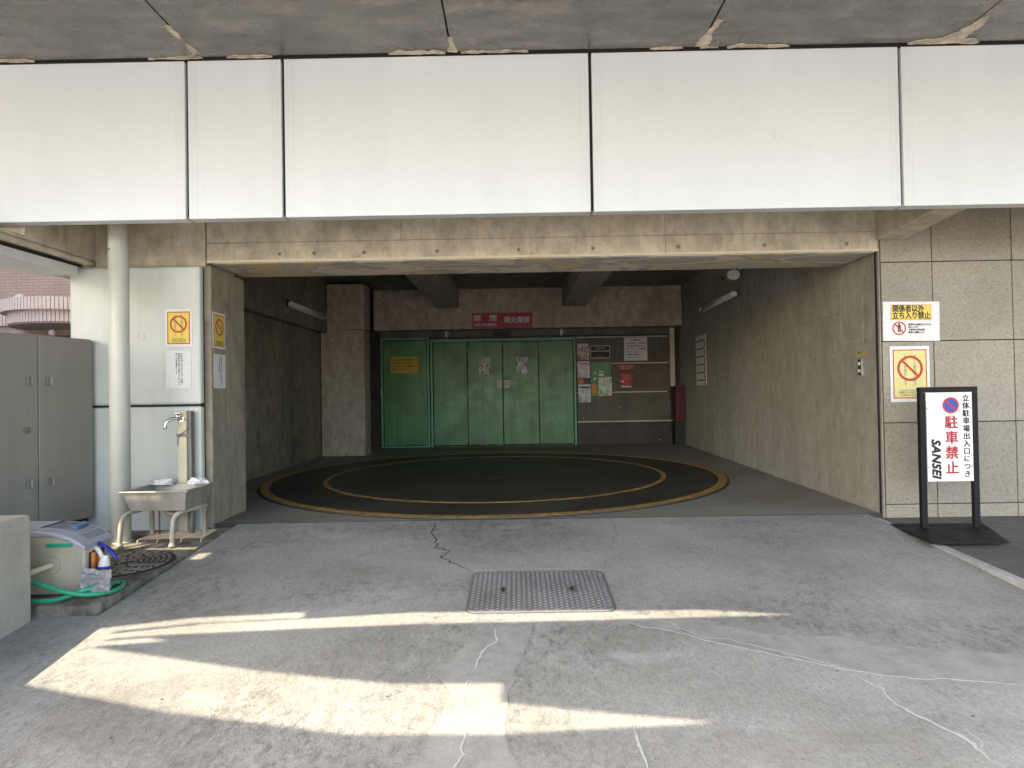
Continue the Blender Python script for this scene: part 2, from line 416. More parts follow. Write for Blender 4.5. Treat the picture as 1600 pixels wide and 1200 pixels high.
def rough_poly(pts, step=.03, amp=.012, seed=0):
    """densify a closed outline and roughen it"""
    out = []; n = len(pts)
    for i in range(n):
        a, b = Vector(pts[i]).to_2d(), Vector(pts[(i + 1) % n]).to_2d()
        k = max(1, int((b - a).length / step)); d = (b - a).normalized() if (b - a).length > 0 else Vector((1, 0)); nn = Vector((-d.y, d.x))
        for j in range(k):
            p = a.lerp(b, j / k); t = Vector((p.x * 9, p.y * 9, seed))
            out.append(p + nn * amp * (mnoise.noise(t) * 1.6 + mnoise.noise(t * 4) * .8) )
    return out

def sheet(name, pts2, zf, m, parent, thick=.003):
    """thin irregular slab whose top follows zf(x, y)"""
    bm = bmesh.new()
    P3 = [Vector((p[0], p[1], 0)) for p in pts2]
    tris = tessellate_polygon([P3])
    vt = [bm.verts.new((p.x, p.y, zf(p.x, p.y) + thick)) for p in P3]
    vb = [bm.verts.new((p.x, p.y, zf(p.x, p.y) - .001)) for p in P3]
    for t in tris:
        try: bm.faces.new([vt[i] for i in t])
        except ValueError: pass
    n = len(P3)
    for i in range(n): bm.faces.new((vt[i], vb[i], vb[(i + 1) % n], vt[(i + 1) % n]))
    return link_mesh(name, bm, m, parent)

def ribbon(name, pts, w, zf, m, parent, amp=.012, seed=0, thick=.002, taper=True):
    dense = []
    for a, b in zip(pts, pts[1:]):
        a, b = Vector(a), Vector(b); k = max(1, int((b - a).length / .02))
        for j in range(k): dense.append(a.lerp(b, j / k))
    dense.append(Vector(pts[-1])); L = []; Rr = []
    for i, p in enumerate(dense):
        d = (dense[min(i + 1, len(dense) - 1)] - dense[max(i - 1, 0)]).normalized(); nn = Vector((-d.y, d.x))
        q = p + nn * amp * 2 * mnoise.noise(Vector((p.x * 11, p.y * 11, seed))) + nn * amp * mnoise.noise(Vector((p.x * 40, p.y * 40, seed + 3)))
        f = (.5 + .9 * abs(mnoise.noise(Vector((p.x * 25, p.y * 25, seed + 9))))) * w
        if taper: f *= min(1, (i + 1) / 5, (len(dense) - i) / 8)
        L.append(q + nn * f); Rr.append(q - nn * f)
    bm = bmesh.new()
    v = [[bm.verts.new((p.x, p.y, zf(p.x, p.y) + thick)) for p in side] for side in (L, Rr)]
    for i in range(len(dense) - 1): bm.faces.new((v[0][i], v[0][i + 1], v[1][i + 1], v[1][i]))
    return link_mesh(name, bm, m, parent)

def zd(x, y): return .08 * (y - 5.42)                      # the driveway falls away from the garage
def zp(x, y): return -.09 + .04 * (y - 3.58)               # top of the washing-place platform
def zv(x, y): return -.025 + .045 * (y - 5.38)             # pavement on the right

# ------------------------------------------------------------------ ground
def slope_sheet(name, pts, zf, m, thick=.3, kind='structure', sub=1):
    bm = bmesh.new(); a = [bm.verts.new((x, y, zf(x, y))) for x, y in pts]; b = [bm.verts.new((x, y, zf(x, y) - thick)) for x, y in pts]
    bm.faces.new(a); bm.faces.new(b[::-1]); n = len(a)
    for i in range(n): bm.faces.new((a[i], b[i], b[(i + 1) % n], a[(i + 1) % n]))
    o = link_mesh(name, bm, m); meta(o, kind=kind); return o
drive = slope_sheet('driveway', [(-7, -1.5), (3.0, -1.5), (3.0, 5.41), (-2.42, 5.41), (-2.42, 3.6), (-7, 3.6)], zd, 'drive')
bm = bmesh.new(); box(bm, -600, 600, -600, 600, -.8, -.56); meta(link_mesh('ground', bm, 'fore'), kind='structure')
fl = B('garage_floor', (-3.9, 3.6, 5.42, 13.2, -.3, 0), 'floor'); meta(fl, kind='structure')
plat = slope_sheet('washing_platform', [(-3.9, 3.6), (-2.50, 3.6), (-2.44, 3.66), (-2.425, 5.37), (-3.9, 5.37)], zp, 'kerb', .35)
bvm = plat.modifiers.new('bevel', 'BEVEL'); bvm.width = .012; bvm.segments = 3
pv = slope_sheet('pavement', [(3.065, -1.5), (12, -1.5), (12, 5.37), (3.065, 5.37)], zv, 'pave')
kb = slope_sheet('kerb', [(3.004, -1.5), (3.062, -1.5), (3.062, 5.37), (3.004, 5.37)], lambda x, y: zv(x, y) + .006, 'kerbw')
meta(B('yard', (-16, -3.9, 3.6, 20, -.5, -.12), 'yard'), kind='structure')
for i in range(1, 14):    # paving joints
    y = 5.36 - i * .3
    bm = bmesh.new(); v = [bm.verts.new(p) for p in ((3.07, y - .003, zv(0, y) + .0015), (9, y - .003, zv(0, y) + .0015), (9, y + .003, zv(0, y) + .0015), (3.07, y + .003, zv(0, y) + .0015))]
    bm.faces.new(v); link_mesh('paving_joint', bm, 'kerb', pv)

# cracks, fillings and cement repairs of the driveway
ribbon('crack', [(-.72, 5.36), (-.69, 5.1), (-.64, 4.86), (-.62, 4.7), (-.50, 4.62), (-.56, 4.5), (-.45, 4.33), (-.31, 4.19)], .008, zd, 'crack', drive, amp=.018, seed=1)
ribbon('crack', [(.80, 5.3), (.78, 5.0), (.72, 4.8), (.66, 4.6)], .0025, zd, 'crack', drive, seed=2)
ribbon('crack', [(.62, 4.45), (.55, 4.2)], .0025, zd, 'crack', drive, seed=5)
ribbon('crack', [(1.78, 5.15), (2.1, 4.95), (2.35, 4.75), (2.75, 4.6)], .003, zd, 'filler', drive, seed=6)
sheet('cement_patch', rough_poly([(-.22, 3.40), (.07, 3.40), (.02, 3.1), (-.02, 2.95), (-.06, 2.7), (-.07, 2.45), (.0, 2.2), (.05, 1.7), (-.45, 1.7), (-.40, 2.2), (-.36, 2.5), (-.30, 2.75), (-.40, 2.92), (-.38, 3.05), (-.30, 3.15)], seed=3), zd, 'patch', drive, .002)
sheet('cement_patch', rough_poly([(.55, 3.52), (.95, 3.46), (1.25, 3.25), (1.62, 3.22), (1.95, 3.1), (2.35, 3.02), (2.99, 3.0), (2.99, 2.72), (2.3, 2.74), (1.95, 2.80), (1.62, 2.85), (1.45, 2.93), (1.28, 3.02), (1.0, 3.17), (.8, 3.3), (.55, 3.42)], seed=5), zd, 'patch', drive, .002)
zd2 = lambda x, y: zd(x, y) + .0025
ribbon('crack_filler', [(-.13, 3.36), (-.13, 3.2), (-.2, 3.1), (-.22, 2.9)], .008, zd2, 'filler', drive, seed=11)
ribbon('crack_filler', [(-.24, 2.85), (-.26, 2.7), (-.22, 2.5), (-.24, 2.2), (-.25, 1.9)], .007, zd2, 'filler', drive, seed=12)
ribbon('crack_filler', [(.74, 3.46), (.82, 3.38), (.87, 3.28), (1.05, 3.2), (1.25, 3.08), (1.42, 2.98), (1.52, 2.86)], .005, zd2, 'filler', drive, seed=13)
ribbon('crack_filler', [(1.50, 2.86), (1.56, 2.74), (1.55, 2.62), (1.62, 2.5), (1.66, 2.4), (1.70, 2.2)], .010, zd2, 'filler', drive, seed=14)
ribbon('crack_filler', [(1.72, 2.48), (1.72, 2.38), (1.68, 2.3)], .006, zd2, 'filler', drive, seed=15)
ribbon('crack_filler', [(.43, 2.5), (.44, 2.38), (.45, 2.2)], .008, zd2, 'filler', drive, seed=16)
ribbon('crack', [(.84, 3.31), (.90, 3.26)], .014, lambda x, y: zd(x, y) + .004, 'crack', drive, seed=17)
ribbon('crack', [(-1.05, 5.2), (-1.1, 5.0)], .003, zd, 'crack', drive, amp=.001, seed=18)
ribbon('crack', [(-.55, 3.0), (-.45, 3.45)], .0012, zd, 'filler', drive, amp=.002, seed=19)
# scattered chips and grit
for i in range(26):
    x, y = random.uniform(-2.2, 2.8), random.uniform(2.3, 5.2); s = random.uniform(.003, .007)
    bm = bmesh.new(); bmesh.ops.create_icosphere(bm, subdivisions=1, radius=s, matrix=Matrix.Translation((x, y, zd(x, y))) @ Matrix.Diagonal((1.4, 1, .35, 1)))
    for v in bm.verts: v.co += Vector((random.uniform(-1, 1), random.uniform(-1, 1), 0)) * s * .3
    meta(link_mesh('concrete_chip', bm, 'crack'), 'small dark chip of grit lying on the grey driveway', 'grit', 'chips of grit on the driveway')

# ------------------------------------------------------------------ the building
bld = E('parking_building', (0, 5.4, 0), 0, 'concrete building with a white panelled fascia over a dark garage opening', 'building')
bld.location = (0, 0, 0)
# fascia panels
seams = [-4.57, -2.355, -1.655, .57, 2.795, 5.0, 7.2]
for a, b in zip(seams, seams[1:]):
    bm = bmesh.new(); prism(bm, [(a + .011, 4.5, 2.385), (a + .011, 4.5, 3.536), (a + .011, 4.58, 3.536), (a + .011, 4.60, 2.385)], (b - a - .022, 0, 0))
    f = link_mesh('fascia_panel', bm, 'fascia', bld, bev=.006)
B('fascia_backing', (-4.5, 7.2, 4.53, 4.578, 2.41, 3.55), 'black', bld)
B('fascia_top_rail', (-4.56, 7.2, 4.515, 4.62, 3.54, 3.60), 'black', bld)
# soffit panels
sx = [-4.04, -2.25, -.426, 1.36, 3.145, 4.95, 6.7]
for a, b in zip(sx, sx[1:]):
    B('soffit_panel', (a + .006, b - .006, 2.9, 4.485, 3.552, 3.585), 'soffit', bld, bev=.004)
def lime(cx, y0, y1, w, seed, dx=0):
    w *= 1.5
    pts = rough_poly([(cx - w, y1), (cx - w * .5 + dx * .3, (y0 + y1) / 2), (cx + dx - .012, y0), (cx + dx + .012, y0), (cx + w * .6 + dx * .4, (y0 + y1) / 2), (cx + w, y1)], .012, .014, seed)
    sheet('lime_deposit', pts, lambda x, y: 3.5455, 'efflo', bld, .006)
def lime_h(x0, x1, w, seed):
    n = 10; top = [(x0 + (x1 - x0) * i / n, 4.49) for i in range(n + 1)]
    bot = [(x1 - (x1 - x0) * i / n, 4.488 - 1.5 * w * (.25 + .9 * abs(mnoise.noise(Vector((i * .7, seed, 0))))) * (0.2 if i in (0, n) else 1)) for i in range(n + 1)]
    sheet('lime_deposit', rough_poly(bot + top[::1], .012, .008, seed), lambda x, y: 3.544, 'efflo', bld, .006)
lime(-2.25, 4.10, 4.44, .02, 1, -.01); lime(-.42, 4.30, 4.47, .025, 2); lime(-.42, 3.74, 3.86, .035, 6)
lime(1.36, 4.16, 4.47, .03, 3, .03); lime(3.145, 4.12, 4.47, .05, 4, .05)
lime_h(-2.62, -2.22, .03, 1); lime_h(-2.05, -1.72, .035, 2); lime_h(-.88, -.47, .06, 3); lime_h(-.36, .05, .035, 4); lime_h(.0, .12, .035, 4)
lime_h(1.0, 1.25, .035, 5); lime_h(1.36, 1.5, .03, 6); lime_h(1.56, 2.0, .05, 7); lime_h(2.85, 3.35, .10, 8); lime_h(-3.9, -3.45, .05, 9)

# unseen slab above the soffit, added to shade; holes cut to the sun patches
def back(p, zf, zs=3.62):
    x, y = p; h = zs - zf(x, y); return Vector((x - KX * h, y - KY * h, 0))
zrow = lambda x, y: -.04
holes = [
    ([(-2.75, 3.0), (-2.28, 2.87), (-1.5, 2.64), (-.67, 2.47), (-.1, 2.46), (.82, 2.52), (.3, 2.61), (-.08, 2.685), (-.08, 2.83), (-.57, 2.84), (-1.2, 2.96), (-2.20, 3.225),
      (-1.82, 3.278), (-1.96, 3.322), (-2.17, 3.29), (-2.16, 3.312), (-1.92, 3.342), (-1.086, 3.40), (-.605, 3.43), (.306, 3.445), (1.6, 3.48), (1.033, 3.565), (-.627, 3.585), (-1.15, 3.525), (-1.719, 3.485), (-2.19, 3.372),
      (-2.19, 3.398), (-1.815, 3.475), (-1.21, 3.53), (-1.23, 3.61), (-1.849, 3.555), (-2.282, 3.44), (-2.75, 3.32)], zd),
    ([(-3.2, 4.74), (-2.95, 4.74), (-2.84, 4.90), (-3.1, 4.92)], zrow),
    ([(-2.84, 4.71), (-2.41, 4.70), (-2.44, 4.77), (-2.80, 4.76)], zrow),
    ([(-2.385, 4.52), (-2.29, 4.52), (-2.27, 4.67), (-2.37, 4.67)], lambda x, y: -.07),
    ([(-2.72, 5.045), (-2.42, 5.04), (-2.42, 5.085), (-2.70, 5.09)], zrow),
]
HP = [[back(p, zf) for p in h] for h, zf in holes]
outer = [Vector(p) for p in ((-7.6, -.9, 0), (7.2, -.9, 0), (7.2, 4.6, 0), (-7.6, 4.6, 0))]
loops = [outer] + HP
flatv = [v for l in loops for v in l]
bm = bmesh.new()
tris = tessellate_polygon(loops)
vb = [bm.verts.new((v.x, v.y, 3.612)) for v in flatv]; vt = [bm.verts.new((v.x, v.y, 3.628)) for v in flatv]
for t in tris:
    bm.faces.new([vb[i] for i in t]); bm.faces.new([vt[i] for i in t][::-1])
k = 0
for l in loops:
    n = len(l)
    for i in range(n): bm.faces.new((vb[k + i], vb[k + (i + 1) % n], vt[k + (i + 1) % n], vt[k + i]))
    k += n
link_mesh('sun_mask_slab', bm, 'ceil', bld)
B('upper_floor', [(-4.6, 12, 4.66, 14, 3.3, 3.6), (-4.6, 12, 4.66, 14, 3.6, 9)], 'plaster', bld)

def wx0(y): return 3.12 + (y - 5.43) * .0297
# portal beam and its holes, jamb, walls
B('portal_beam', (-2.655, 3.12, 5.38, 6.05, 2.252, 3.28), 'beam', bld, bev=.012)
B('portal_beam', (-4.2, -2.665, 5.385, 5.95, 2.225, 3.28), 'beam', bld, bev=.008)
B('beam_joint_strip', (-2.65, 3.118, 5.376, 5.381, 2.418, 2.424), 'jamb', bld)
B('beam_joint_strip', (-2.65, 3.118, 5.374, 5.381, 2.252, 2.272), 'trim', bld)
B('beam_underside_coating', (-2.60, 3.10, 5.40, 6.03, 2.246, 2.2535), 'coat', bld)
B('form_joint', (-.975, -.970, 5.3765, 5.381, 2.43, 3.2), 'jamb', bld); B('form_joint', (1.30, 1.305, 5.3765, 5.381, 2.27, 3.2), 'jamb', bld)
for y in (6.62, 8.42, 10.22): B('form_joint', (wx0(y) - .0018, wx0(y) + .004, y - .003, y + .003, 0, 3.1), 'lwall', bld)
P('form_joint', [(wx0(6.1) - .0018, 6.1, 1.795), (wx0(12) - .0018, 12, 1.795), (wx0(12) + .01, 12, 1.795), (wx0(6.1) + .01, 6.1, 1.795)], (0, 0, .005), 'lwall', bld)
B('form_joint', (-2.6212, -2.61, 5.69, 5.695, 0, 2.2), 'lwall', bld)
def tie(p, nrm, r=.013, m='inkgrey'):
    p = Vector(p); nrm = Vector(nrm); return Cy('tie_hole', p - nrm * .004, p + nrm * .0025, r, m, bld, n=14)
for x in (-2.02, -1.72, -1.29, -.66, .04, .68, 1.41, 2.15, 2.85): tie((x, 5.38, 2.32), (0, -1, 0), .019, 'jamb'); tie((x, 5.3765, 2.32), (0, -1, 0), .011, 'inkgrey')
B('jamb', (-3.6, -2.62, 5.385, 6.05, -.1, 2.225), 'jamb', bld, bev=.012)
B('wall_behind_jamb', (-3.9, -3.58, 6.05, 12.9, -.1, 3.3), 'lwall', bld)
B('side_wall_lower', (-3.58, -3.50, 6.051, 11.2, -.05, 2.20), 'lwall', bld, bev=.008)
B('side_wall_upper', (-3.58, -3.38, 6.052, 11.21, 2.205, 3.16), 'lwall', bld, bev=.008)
# right wall slightly splayed
P('side_wall', [(3.12, 5.38, -.1), (3.13, 5.38, -.1), (3.13, 5.43, -.1), (3.55, 5.43, -.1), (3.55, 13, -.1), (3.345, 13, -.1)], (0, 0, 3.3), 'rwall', bld, bev=.006)
def wx(y): return 3.12 + (y - 5.38) * .0295
for y, z in ((6.78, 2.30), (7.44, 2.33), (6.78, 2.06), (6.2, 2.06), (6.78, 1.43), (6.2, 1.43), (5.6, 2.05), (7.46, 2.06), (6.92, .48), (5.62, 1.5), (5.6, .9), (8.3, 1.4), (7.5, .9), (6.6, .9), (7.6, 1.45)):
    tie((wx(y), y, z), (-1, 0, 0), .012)
for y, z0, z1, w in ((6.20, 1.45, 1.92, .008), (6.06, .6, 2.2, .004), (5.66, 1.5, 1.9, .006)):   # pale mortar runs
    B('mortar_run', (wx(y) - .0022, wx(y) + .004, y - w, y + w, z0, z1), 'column', bld)
B('mortar_run', (wx(5.8) - .002, wx(5.8) + .004, 5.66, 5.98, 1.51, 1.525), 'column', bld)
for y, z in ((7.4, 1.95), (8.2, 1.7), (8.3, 1.2), (9.2, 1.4), (9.9, 2.7), (7.9, 2.75)): tie((-3.498 if z < 2.2 else -3.378, y, z), (1, 0, 0), .012)
B('column', (-3.49, -2.71, 11.2, 11.65, -.05, 2.255), 'column', bld, bev=.012)
B('column', (-3.375, -2.70, 11.21, 11.65, 2.26, 3.08), 'column', bld, bev=.012)
for x, z in ((-3.28, 2.02), (-2.78, 2.04), (-3.27, 1.43), (-3.3, .72), (-2.8, .8), (-3.25, .3), (-2.79, .27), (-2.99, .38), (-2.8, 1.9)): tie((x, 11.2, z), (0, -1, 0), .017)
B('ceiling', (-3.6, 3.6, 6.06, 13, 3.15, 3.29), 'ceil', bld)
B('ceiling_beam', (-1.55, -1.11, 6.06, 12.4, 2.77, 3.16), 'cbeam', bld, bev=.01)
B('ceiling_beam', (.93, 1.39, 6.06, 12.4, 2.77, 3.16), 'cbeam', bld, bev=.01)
B('header_beam', (-2.81, 3.30, 12.4, 12.68, 2.355, 3.151), 'column', bld, bev=.012)
for x in (-2.55, -1.9, -1.27, .93, 1.6, 2.35, 2.95): tie((x, 12.4, 2.43), (0, -1, 0), .016)
tie((-2.6, 12.4, 3.03), (0, -1, 0), .03); tie((-2.68, 12.4, 2.78), (0, -1, 0), .016)
B('rear_wall', (-3.6, 3.6, 12.85, 13.1, -.1, 3.3), 'darkbrown', bld)
B('brown_rail', (-2.75, 3.14, 12.70, 12.78, 2.225, 2.35), 'brown', bld)
for x in (-1.40, .93): B('rail_bracket', [(x - .022, x + .022, 12.68, 12.70, 2.22, 2.34), (x + .04, x + .065, 12.69, 12.702, 2.29, 2.315)], 'trim', bld)
# brown panelling right of the door
for z0, z1 in ((1.652, 2.165), (1.068, 1.628), (.475, 1.042)):
    B('wall_board', (1.235, 3.12, 12.74, 12.80, z0, z1), 'brown', bld)
B('wall_board', (1.235, 3.2, 12.75, 12.82, 0, .452), 'darkbrown', bld)
for z, xe in ((2.178, 3.08), (1.64, 3.1), (1.055, 3.06), (.463, 3.22)):
    B('joint_strip', (1.235, xe, 12.725, 12.79, z - .011, z + .011), 'trim', bld)
for x, z in ((1.33, 2.1), (2.08, 1.9), (2.09, 1.3), (2.1, .75), (1.35, .53), (2.9, .08)): Cy('screw_head', (x, 12.742, z), (x, 12.732, z), .011, 'trim', bld, n=10)
B('corner_post', (3.115, 3.205, 12.66, 12.72, 1.16, 2.34), 'trim', bld)
# stone cladding on the right
bm = bmesh.new()
xs = [3.135, 3.575, 4.255, 4.935, 5.615, 6.295, 7.0]; zs = [-.06, .085, .78, 1.475, 2.155, 2.835, 3.5]
for a, b in zip(xs, xs[1:]):
    for c, d in zip(zs, zs[1:]):
        q = random.uniform(-.0015, .0015); vv = box(bm, a + .004, b - .004, 5.38 + q, 5.41, c + .004, d - .004); k = random.randrange(3)
        for f in {f for v in vv for f in v.link_faces}: f.material_index = k
link_mesh('stone_cladding', bm, ['tile', 'tile2', 'tile3'], bld, bev=.003)
B('cladding_backing', (3.556, 7, 5.4, 5.6, -.1, 3.5), 'darkbrown', bld)
B('joint_seal', (3.121, 3.135, 5.385, 5.45, -.1, 3.3), 'black', bld)
P('side_beam', [(3.10, 4.61, 2.392), (3.10, 5.376, 2.345), (3.10, 5.376, 3.28), (3.10, 4.61, 3.28)], (.24, 0, 0), 'beam', bld, bev=.006)
B('side_beam', (-4.05, -3.62, 4.605, 5.383, 2.29, 3.28), 'beam', bld, bev=.008)
B('side_beam', (-4.05, -3.62, 3.0, 4.603, 2.29, 2.318), 'beam', bld, bev=.004)
Tu('beam_edge_pipe', [(-3.64, 3.2, 2.262), (-3.64, 4.2, 2.262), (-3.63, 5.37, 2.262)], .028, 'beam', bld)
B('edge_channel', (-4.0, -3.66, 3.0, 5.28, 2.215, 2.235), 'black', bld)
P('eaves_trim', [(-3.64, 3.0, 2.13), (-3.64, 3.0, 2.205), (-3.95, 3.0, 2.205), (-3.95, 3.0, 2.13)], (0, 2.2, 0), 'lip', bld, bev=.008)
# white cladding panels beside the opening
for z0, z1 in ((-.08, 1.022), (1.038, 2.215)):
    B('cladding_panel', (-3.79, -2.672, 5.30, 5.37, z0, z1), 'panel', bld, bev=.022)
B('cladding_gap', (-3.78, -2.68, 5.32, 5.384, -.08, 2.20), 'black', bld)
bm = bmesh.new(); ringxz(bm, -3.18, 1.62, .036, .026, 5.2965, 5.301); link_mesh('panel_cap', bm, 'panel', bld)

# doors: part of the building, with frames, leaves, windows and plates as sub-parts
sdr = B('service_door', (-2.69, -1.81, 12.735, 12.79, .045, 2.165), 'green', bld, bev=.006)
B('frame', [(-2.745, -2.70, 12.70, 12.80, 0, 2.235), (-1.80, -1.757, 12.70, 12.80, 0, 2.235), (-2.70, -1.80, 12.701, 12.80, 2.18, 2.234), (-2.70, -1.80, 12.701, 12.80, 0, .035)], 'greenframe', sdr, bev=.004)
bm = bmesh.new(); cyl(bm, (-1.89, 12.735, 1.09), (-1.89, 12.70, 1.09), .014); bmesh.ops.create_uvsphere(bm, u_segments=16, v_segments=10, radius=.032, matrix=Matrix.Translation((-1.89, 12.685, 1.09)))
link_mesh('knob', bm, 'chrome', sdr, smooth=True)
B('hinge', (-2.742, -2.728, 12.69, 12.70, 1.04, 1.22), 'trim', sdr)
gd = E('folding_door', (0, 0, 0)); gd.parent = bld
xl = [-1.685, -.985, -.268, .462, 1.165]
for i in range(4):
    B('leaf', (xl[i] + .005, xl[i + 1] - .005, 12.735 + .004 * (i % 2), 12.79, .03, 2.12), 'green', gd, bev=.008)
B('frame', [(-1.735, -1.69, 12.69, 12.80, 0, 2.19), (1.17, 1.215, 12.69, 12.80, 0, 2.19), (-1.69, 1.17, 12.691, 12.80, 2.125, 2.189)], 'greenframe', gd, bev=.004)
for xx in (-1.69, -.985, .462, 1.168):
    for zz in (.25, 1.1, 1.95): Cy('hinge', (xx, 12.728, zz - .05), (xx, 12.728, zz + .05), .011, 'greenframe', gd, n=10)
B('floor_track', (-1.69, 1.17, 12.70, 12.79, 0, .02), 'castiron', gd)
for a, b in ((-.75, -.52), (.01, .24)):
    B('window', (a, b, 12.722, 12.742, 1.46, 1.80), 'winpaper', gd)
for a in (-.395, -.25): 
    B('lock_plate', (a, a + .11, 12.715, 12.736, 1.18, 1.335), 'trim', gd, bev=.008)
    bm = bmesh.new(); ringxz(bm, a + .055, 1.26, .033, .022, 12.708, 12.716, 20); link_mesh('lock_ring', bm, 'inkgrey', gd)

# turntable
tt = E('turntable', (0, 0, 0), 0, 'round dark steel car turntable with two yellow rings in the garage floor', 'turntable')
bm = bmesh.new(); disc(bm, -.29, 8.37, 2.93, .0, .012, 160); link_mesh('deck', bm, 'turn', tt)
bm = bmesh.new(); disc(bm, -.29, 8.37, 2.915, .0125, .002, 160, 2.82); link_mesh('ring_marking', bm, 'ring', tt)
bm = bmesh.new(); disc(bm, -.29, 8.37, 2.205, .0125, .002, 160, 2.145); link_mesh('ring_marking', bm, 'ring', tt)
bm = bmesh.new(); disc(bm, -.29, 8.37, 2.945, -.001, .006, 160, 2.925); link_mesh('edge_gap', bm, 'black', tt)
B('hatch', (-.45, -.17, 8.1, 8.2, .012, .018), 'ink', tt, bev=.003)
for xx in (-1.75, -.29, 1.17):
    hl = math.sqrt(2.13 ** 2 - (xx + .29) ** 2); B('plate_seam', (xx - .004, xx + .004, 8.37 - hl, 8.37 + hl, .0118, .0128), 'ink', tt)
for yy in (7.2, 8.9):
    hl = math.sqrt(2.13 ** 2 - (yy - 8.37) ** 2); B('plate_seam', (-.29 - hl, -.29 + hl, yy - .004, yy + .004, .0116, .0126), 'ink', tt)
bm = bmesh.new(); disc(bm, -.29, 8.37, 2.932, .0, .0135, 160, 2.917); link_mesh('worn_edge', bm, 'castiron', tt)
B('floor_joint', (-3.5, 3.12, 5.408, 5.422, -.05, .003), 'crack', fl)

# ------------------------------------------------------------------ tread plate cover
mh = E('inspection_cover', (.12, 3.86, zd(0, 3.86)), 0, 'rectangular steel tread plate cover set in the driveway', 'manhole cover')
mh.rotation_euler = (math.atan(.08), 0, 0)
def rrect(w, h, r, n=6):
    pts = []
    for cx, cy, a in ((w - r, h - r, 0), (-w + r, h - r, 90), (-w + r, -h + r, 180), (w - r, -h + r, 270)):
        for i in range(n + 1): t = R(a + 90 * i / n); pts.append((cx + r * math.cos(t), cy + r * math.sin(t)))
    return pts
P('rim', [(x, y, -.01) for x, y in rrect(.4295, .3125, .057)], (0, 0, .0125), 'castiron', mh)
P('plate', [(x, y, -.01) for x, y in rrect(.425, .308, .055)], (0, 0, .021), 'treadplate', mh, bev=.002)
bm = bmesh.new()
for i in range(27):
    for j in range(17):
        x = -.40 + i * .0308; y = -.285 + j * .0356 + (.0178 if i % 2 else 0)
        if abs(y) > .29: continue
        if abs(x) > .37 and abs(y) > .255: continue
        if min(abs(x - .2), abs(x + .22)) < .022 and abs(y) < .045: continue
        a = R(28)
        pts = [(x + u * math.cos(a) - v * math.sin(a), y + u * math.sin(a) + v * math.cos(a)) for u, v in ((-.0155, 0), (0, -.0055), (.0155, 0), (0, .0055))]
        b4 = [bm.verts.new((p[0], p[1], .0105)) for p in pts]; c1 = bm.verts.new((x - .006 * math.cos(a), y - .006 * math.sin(a), .0145)); c2 = bm.verts.new((x + .006 * math.cos(a), y + .006 * math.sin(a), .0145))
        bm.faces.new((b4[0], b4[1], c1)); bm.faces.new((b4[1], c2, c1)); bm.faces.new((b4[1], b4[2], c2)); bm.faces.new((b4[2], b4[3], c2)); bm.faces.new((b4[3], c1, c2)); bm.faces.new((b4[3], b4[0], c1))
link_mesh('tread_pattern', bm, 'treadsteel', mh)
for x in (-.22, .2):
    B('lifting_slot', [(x - .007, x + .007, -.032, .032, .011, .0135), (x - .016, x + .016, -.007, .007, .0112, .0137)], 'ink', mh)
# broken mortar along the right edge of the cover
for i in range(7):
    x, y = .575 + random.uniform(-.01, .012), 3.62 + i * .05 + random.uniform(-.01, .01)
    ribbon('crack', [(x, y), (x + .012, y + .035)], .007, zd, 'crack', drive, amp=.004, seed=30 + i)
ribbon('crack_filler', [(-.36, 4.22), (0, 4.235), (.6, 4.21)], .007, zd, 'filler', drive, seed=40)
ribbon('crack_filler', [(-.34, 3.5), (.1, 3.49), (.6, 3.53)], .006, zd, 'filler', drive, seed=41)

# round manhole on the platform
rm = E('round_manhole', (-2.74, 4.38, zp(0, 4.38)), 0, 'round cast iron manhole cover in the concrete platform before the sink', 'manhole cover')
rm.rotation_euler = (math.atan(.04), 0, 0)
bm = bmesh.new(); disc(bm, 0, 0, .30, -.01, .014, 64, .285); link_mesh('rim', bm, 'black', rm)
bm = bmesh.new(); disc(bm, 0, 0, .283, -.01, .016, 64); link_mesh('cover', bm, 'castiron', rm)
bm = bmesh.new()
for r in (.27, .235, .2, .165, .13, .095, .06):
    nseg = max(6, int(r * 60))
    for k in range(nseg): disc(bm, 0, 0, r, .006, .005, 4, r - .014, 2 * PI * (k + .12) / nseg, 2 * PI * (k + .88) / nseg)
link_mesh('cast_pattern', bm, 'ironlight', rm)

# ------------------------------------------------------------------ pole
pl = E('round_pole', (-3.13, 4.93, zp(0, 4.93)), 0, 'cream painted round pole rising behind the white fascia beside the sink', 'pole')
Cy('shaft', (0, 0, 0), (0, 0, 3.4), .072, 'pole', pl, n=40)
Cy('base_collar', (0, 0, 0), (0, 0, .012), .082, 'pole', pl, n=40)
Cy('bolt_mark', (-.03, -.067, 2.3), (-.032, -.0735, 2.3), .006, 'inkgrey', pl, n=8)

# ------------------------------------------------------------------ metal cabinet on the left
cb = E('utility_cabinet', (-3.585, 5.27, .10), R(-90 - 13), 'tall grey metal double door cabinet at the left edge before the white panel', 'cabinet')
# local x runs towards the camera along the face, local -y faces the driveway (after rotation)
def cabp(name, d, m, bev=.006, par=None): return B(name, d, m, par or cb, bev)
cb.rotation_euler = (0, 0, R(77))
